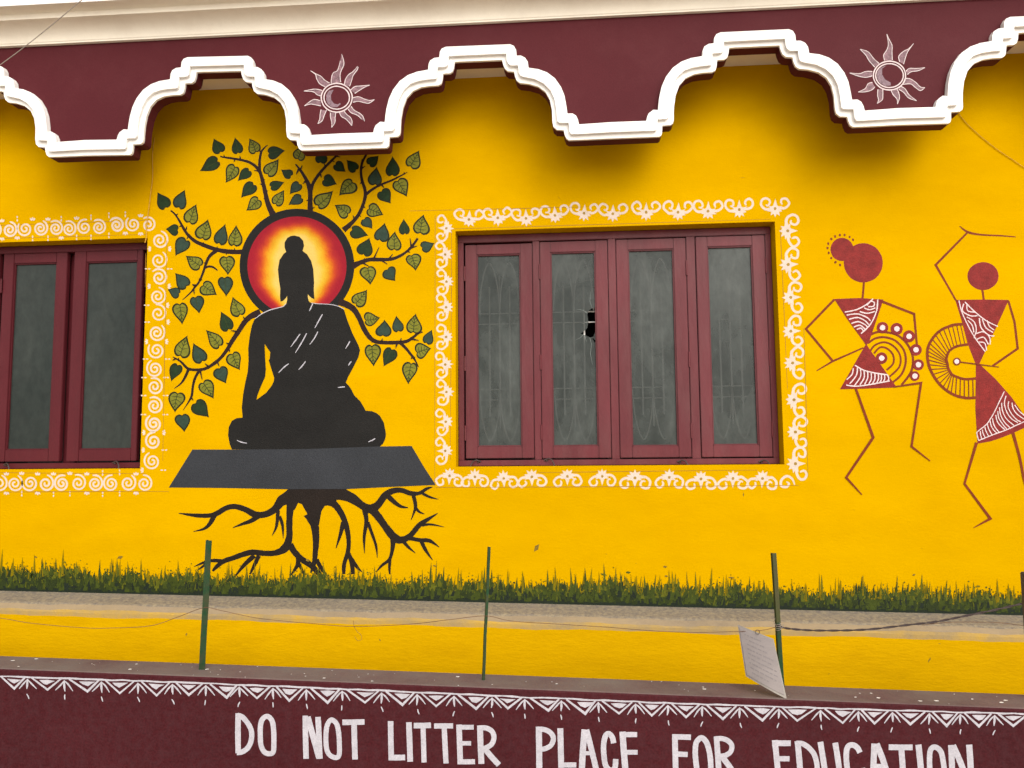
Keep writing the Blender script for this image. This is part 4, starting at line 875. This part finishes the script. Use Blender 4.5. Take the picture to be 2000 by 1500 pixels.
# --- lettering
zA, zB, zC, zD, zE = Z(440, 1370, 5), Z(840, 1380, 4.545), Z(1290, 1400, 6.06), Z(1600, 1420, 6.06), Z(700, 1330, 3.125)
LET = [
 (zA, 5, [([(127,115),(124,300),(127,505)],54),([(118,135),(165,150),(215,205),(250,270),(259,330),(248,400),(215,458),(165,492),(112,500)],50)]),
 (zA, 5, [([(410,145),(362,175),(344,240),(342,320),(348,420),(378,488),(425,510),(468,492),(475,400),(472,270),(455,185)],50,1)]),
 (zA, 5, [([(782,138),(784,340),(790,560)],54),([(805,150),(855,330),(918,555)],58),([(906,150),(915,330),(925,560)],54)]),
 (zA, 5, [([(1035,180),(995,235),(983,340),(990,460),(1020,522),(1078,548),(1112,520),(1114,400),(1105,290),(1085,215)],48,1)]),
 (zA, 5, [([(1143,204),(1250,202),(1360,200)],54),([(1258,225),(1262,390),(1268,566)],55)]),
 (zA, 5, [([(1615,192),(1617,380),(1622,572)],54),([(1595,548),(1680,548),(1757,546)],56)]),
 (zA, 5, [([(1793,203),(1800,390),(1806,588)],55)]),
 (zE, 3.125, [([(338,272),(390,272),(443,270)],34),([(395,285),(398,390),(401,497)],31)]),
 (zE, 3.125, [([(462,275),(520,274),(578,274)],32),([(524,288),(529,390),(535,503)],32)]),
 (zE, 3.125, [([(614,266),(618,380),(622,508)],34),([(604,282),(655,282),(704,282)],29),([(615,380),(650,380),(688,380)],27),([(612,493),(660,493),(712,492)],31)]),
 (zB, 4.545, [([(443,168),(448,330),(456,508)],52),([(425,190),(495,190),(548,218),(567,270),(550,328),(505,362),(450,378)],45),([(480,365),(540,440),(612,518)],50)]),
 (zB, 4.545, [([(965,178),(968,370),(970,600)],54),([(948,200),(1018,205),(1072,235),(1095,285),(1072,343),(1020,373),(960,380)],45)]),
 (zB, 4.545, [([(1156,192),(1160,370),(1164,545)],52),([(1140,518),(1220,518),(1298,518)],46)]),
 (zB, 4.545, [([(1372,203),(1356,400),(1345,600)],55),([(1388,205),(1430,370),(1485,600)],50),([(1360,413),(1400,413),(1445,413)],36)]),
 (zB, 4.545, [([(1630,325),(1617,272),(1585,240),(1555,265),(1540,350),(1545,450),(1560,525),(1600,565),(1640,545),(1648,465)],48)]),
 (zB, 4.545, [([(1708,222),(1720,400),(1738,605)],55),([(1685,248),(1760,248),(1838,248)],46),([(1740,405),(1790,405),(1842,405)],42),([(1735,585),(1800,585),(1865,583)],44)]),
 (zC, 6.06, [([(170,208),(176,480),(186,830)],68),([(140,236),(250,238),(360,242)],65),([(180,440),(250,442),(322,446)],62)]),
 (zC, 6.06, [([(470,252),(422,310),(411,430),(425,580),(450,740),(510,810),(578,770),(595,600),(583,440),(552,320),(512,262)],65,1)]),
 (zC, 6.06, [([(662,232),(685,560),(698,830)],66),([(640,260),(735,258),(812,293),(845,350),(825,418),(762,458),(690,465)],60),([(735,480),(830,610),(950,830)],68)]),
 (zC, 6.06, [([(1352,276),(1385,600),(1402,890)],68),([(1322,310),(1430,312),(1542,312)],68),([(1390,495),(1460,495),(1527,496)],62),([(1400,862),(1490,862),(1580,862)],62)]),
 (zC, 6.06, [([(1622,286),(1650,600),(1668,890)],70),([(1605,312),(1680,318),(1762,372),(1825,460),(1855,600),(1842,740),(1775,850),(1660,878)],62)]),
 (zC, 6.06, [([(1892,296),(1940,600),(1962,770),(2015,870),(2080,870),(2120,790),(2113,606),(2068,306)],68)]),
 (zD, 6.06, [([(482,302),(452,246),(400,212),(345,226),(322,290),(322,400),(340,530),(382,660),(450,725),(512,680),(525,570),(512,485)],66)]),
 (zD, 6.06, [([(652,195),(640,480),(625,780)],72),([(678,198),(768,430),(862,780)],72),([(640,462),(720,462),(795,462)],54)]),
 (zD, 6.06, [([(822,238),(960,240),(1105,240)],68),([(972,268),(988,485),(1002,780)],70)]),
 (zD, 6.06, [([(1174,208),(1202,485),(1222,780)],72)]),
 (zD, 6.06, [([(1368,236),(1316,275),(1305,400),(1315,580),(1342,720),(1402,775),(1462,730),(1482,570),(1466,400),(1436,285)],64,1)]),
 (zD, 6.06, [([(1560,212),(1572,485),(1582,780)],70),([(1582,215),(1680,440),(1800,780)],72),([(1774,208),(1792,485),(1802,780)],74)])]
for T, sc, strokes in LET:
    p = Paint(YB, .0014, T); p.step = .00012
    for st in strokes: p.ribbon(st[0], st[1], 0, closed=len(st) > 2, sub=8, jit=.025)
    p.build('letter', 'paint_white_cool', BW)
# --- lime drips on the top of the wall
rs = random.Random(4); dp = Solid()
for i in range(85):
    x = rs.uniform(-3, 3); y = YB+rs.uniform(.01, TH-.02); r_ = rs.choice((.0015, .002, .002, .003, .003, .005, .007)); n = 8; a0 = rs.uniform(0, 6)
    dp.quad(*[(x+r_*rs.uniform(.7, 1.7)*cos(a0+2*pi*k/n), y+r_*rs.uniform(.6, 1.2)*sin(a0+2*pi*k/n), zw(x)+.0015) for k in range(n)])
tag(dp.build('paint_splashes', 'white', BW), kind='stuff')

# ================================================================== posts, wires, notice
YP = YB+.11
def angle_post(name, base, top, wd, dp_, th, mats, rot, label):
    b = P(*base, YP); b.z = zw(b.x)-.003; t = P(*top, YP-.01); d = t-b; L = d.length
    s = Solid(); prof = [(0, 0), (wd, 0), (wd, th), (th, th), (th, dp_), (0, dp_)]
    c_, s_ = cos(rot), sin(rot); zax = d.normalized(); xax = Vector((0, 1, 0)).cross(zax).normalized(); yax = zax.cross(xax)
    ring = lambda q, sc: [q+xax*((x-wd/2)*c_-(y-dp_/2)*s_)+yax*((x-wd/2)*s_+(y-dp_/2)*c_) for x, y in prof]
    nseg = 6; k0 = 0
    for i in range(nseg+1):
        q = b+d*(i/nseg)+Vector((random.uniform(-.001, .001), 0, 0)); s.v += ring(q, 1)
    n = len(prof)
    for i in range(nseg):
        for j in range(n):
            s.f.append((i*n+j, i*n+(j+1) % n, (i+1)*n+(j+1) % n, (i+1)*n+j)); s.m.append(1 if j in (0,) and len(mats) > 1 and i > 2 else 0)
    s.f.append(tuple(nseg*n+j for j in range(n))); s.m.append(0)
    return tag(s.build(name, mats, origin=b), label, 'post', 'iron posts standing on the boundary wall')
angle_post('fence_post', (396, 1303), (409, 1055), .027, .022, .004, ['green_paint'], .12, 'wide green iron post in front of the painted roots')
angle_post('fence_post', (944, 1329), (955, 1068), .0115, .016, .004, ['green_paint'], .3, 'thinnest green iron post, in the middle of the wall')
angle_post('fence_post', (1527, 1345), (1511, 1080), .019, .016, .004, ['green_paint', 'green_olive'], .25, 'green iron post beside the hanging white notice')
b = P(2030, 1362, YB+.16); b.z = zw(b.x); t = P(2030, 1118, YB+.16); s = Solid(); s.box((b.x-.034, b.y-.025, b.z-.003), (b.x+.034, b.y+.025, t.z), 0, .004)
tag(s.build('wooden_post', 'old_wood', origin=b), 'weathered grey-brown wooden post at the right end of the wall', 'post')

def wire(name, pts, Y, r, m, label, cat, twist=0, ys=None):
    q = crom([tuple(P(u, v, (ys[i] if ys else Y))) for i, (u, v) in enumerate(pts)], 8); s = Solid()
    if twist:
        for k in range(twist):
            s.tube([Vector(a)+Vector((0, cos(i*.9+k*2*pi/twist), sin(i*.9+k*2*pi/twist)))*r*.9 for i, a in enumerate(q)], r, n=6)
    else: s.tube(q, r, n=6)
    return tag(s.build(name, m, smooth=True), label, cat)
wire('fence_wire', [(-420, 1185), (-150, 1186), (0, 1207), (60, 1217), (160, 1226), (220, 1226.5), (295, 1222), (350, 1204), (398, 1187), (430, 1192), (480, 1203), (520, 1209.5), (600, 1217), (690, 1223.5), (800, 1219), (880, 1210), (948, 1203), (1000, 1213), (1090, 1219), (1180, 1224.5), (1260, 1231), (1340, 1235), (1420, 1234), (1475, 1232), (1500, 1229), (1519, 1223)], YP-.016, .0013, 'rust_wire', 'thin rusty wire strung between the green posts', 'wire')
wire('cable', [(1519, 1222), (1535, 1227), (1580, 1231), (1640, 1231.5), (1700, 1229), (1770, 1221), (1830, 1214), (1880, 1204), (1940, 1192), (1996, 1179)], YP-.018, .0028, 'black_cable', 'black twisted cable rising to the wooden post on the right', 'cable', twist=2)
wire('tie_wire', [(1800, 1221), (1850, 1215.5), (1900, 1215), (1950, 1216), (2000, 1222)], YP-.016, .0012, 'rust_wire', 'short thin wire below the black cable at the right', 'wire')
s = Solid(); c = P(1519, 1223, YP-.012)
for k in range(4):
    s.tube([c+Vector((.012*cos(a_*.7), -.010+.016*sin(a_*.7), -.012+.008*k+.003*sin(a_)))for a_ in range(10)], .0013, n=5)
s.tube([c+Vector((-.006, -.014, .0)), c+Vector((-.022, -.02, .018)), c+Vector((-.014, -.02, .04))], .0011, n=5)
s.tube([c+Vector((.004, -.014, .0)), c+Vector((.02, -.02, .012)), c+Vector((.01, -.02, -.008))], .0011, n=5)
tag(s.build('wire_knot', 'grey_wire', smooth=True), 'wound wire knot tied round the post beside the notice', 'wire')
wire('overhead_wire', [(330, -130), (240, -62), (160, 0), (112, 40), (60, 82), (0, 127), (-200, 270)], -.9, .0022, 'grey_wire', 'frayed thin grey wire crossing the cornice at top left', 'wire')
wire('wall_cable', [(302, 268), (298, 300), (298, 345), (294, 380), (289, 420), (286, 445), (286, 462), (283, 474)], -.006, .0030, 'yellow_wire', 'thin cable painted yellow hanging beside the left window', 'cable')
wire('wall_cable', [(1866, 205), (1873, 222), (1890, 243), (1915, 266), (1945, 290), (1975, 310), (2010, 332), (2100, 375)], -.006, .0018, 'yellow_wire', 'thin cable painted yellow curving over the wall at top right', 'cable')
# a few loose wire ends
wire('loose_wire', [(690, 1212), (692, 1224), (698, 1234), (705, 1240), (706, 1249), (698, 1251), (693, 1243)], YP-.014, .0008, 'rust_wire', 'small wire loop hanging from the fence wire below the platform', 'wire')

# --- notice in a plastic sleeve
nn = Paint(0); s = Solid()
yn = YP-.03
c4 = [P(1441, 1220, yn+.03), P(1511, 1248, yn-.015), P(1537, 1366, yn-.07), P(1457, 1321, yn-.02)]
def npt(a, b_, off=0):
    q = (c4[0]*(1-a)+c4[1]*a)*(1-b_)+(c4[3]*(1-a)+c4[2]*a)*b_
    return q+Vector((0, -.010*sin(a*pi)*(.4+b_)+off, 0))
def sheet(s, a0, a1, b0, b1, off, m, nseg=8):
    k = len(s.v)
    for sd_ in (0, .0012):
        for j in range(nseg+1):
            for i in range(nseg+1): s.v.append(npt(a0+(a1-a0)*i/nseg, b0+(b1-b0)*j/nseg, off+sd_))
    w_ = nseg+1; n2 = w_*w_
    for j in range(nseg):
        for i in range(nseg):
            q = (k+j*w_+i, k+j*w_+i+1, k+(j+1)*w_+i+1, k+(j+1)*w_+i); s.f.append(q[::-1]); s.m.append(m); s.f.append(tuple(x+n2 for x in q)); s.m.append(m)
NT_ = tag(empty('notice'), 'crooked white sheet in a plastic sleeve hanging from the wire', 'notice')
sheet(s, 0, 1, 0, 1, .0015, 0); s.build('sleeve', 'plastic_sleeve', NT_, smooth=True)
s = Solid(); sheet(s, .03, .95, .03, .95, -.0016, 0); s.build('paper', 'paper', NT_, smooth=True)
s = Solid(); rp = random.Random(8)
for j in range(9):
    a = .14+rp.uniform(0, .05); v_ = .13+j*.088
    while a < (.84 if rp.random() < .8 else .6):
        l_ = rp.uniform(.03, .10); q = [npt(a, v_, -.0024), npt(a, v_+.018, -.0024), npt(min(a+l_, .88), v_+.018, -.0024), npt(min(a+l_, .88), v_, -.0024)]
        s.quad(*q); a += l_+rp.uniform(.012, .04)
s.build('faded_print', 'faded_ink', NT_)
s = Solid(); c = P(1479, 1234, yn-.005)
s.tube([c+Vector((.009*cos(a_*.55), -.004, .010*sin(a_*.55))) for a_ in range(13)], .0011, n=5); s.build('ring', 'iron', NT_)
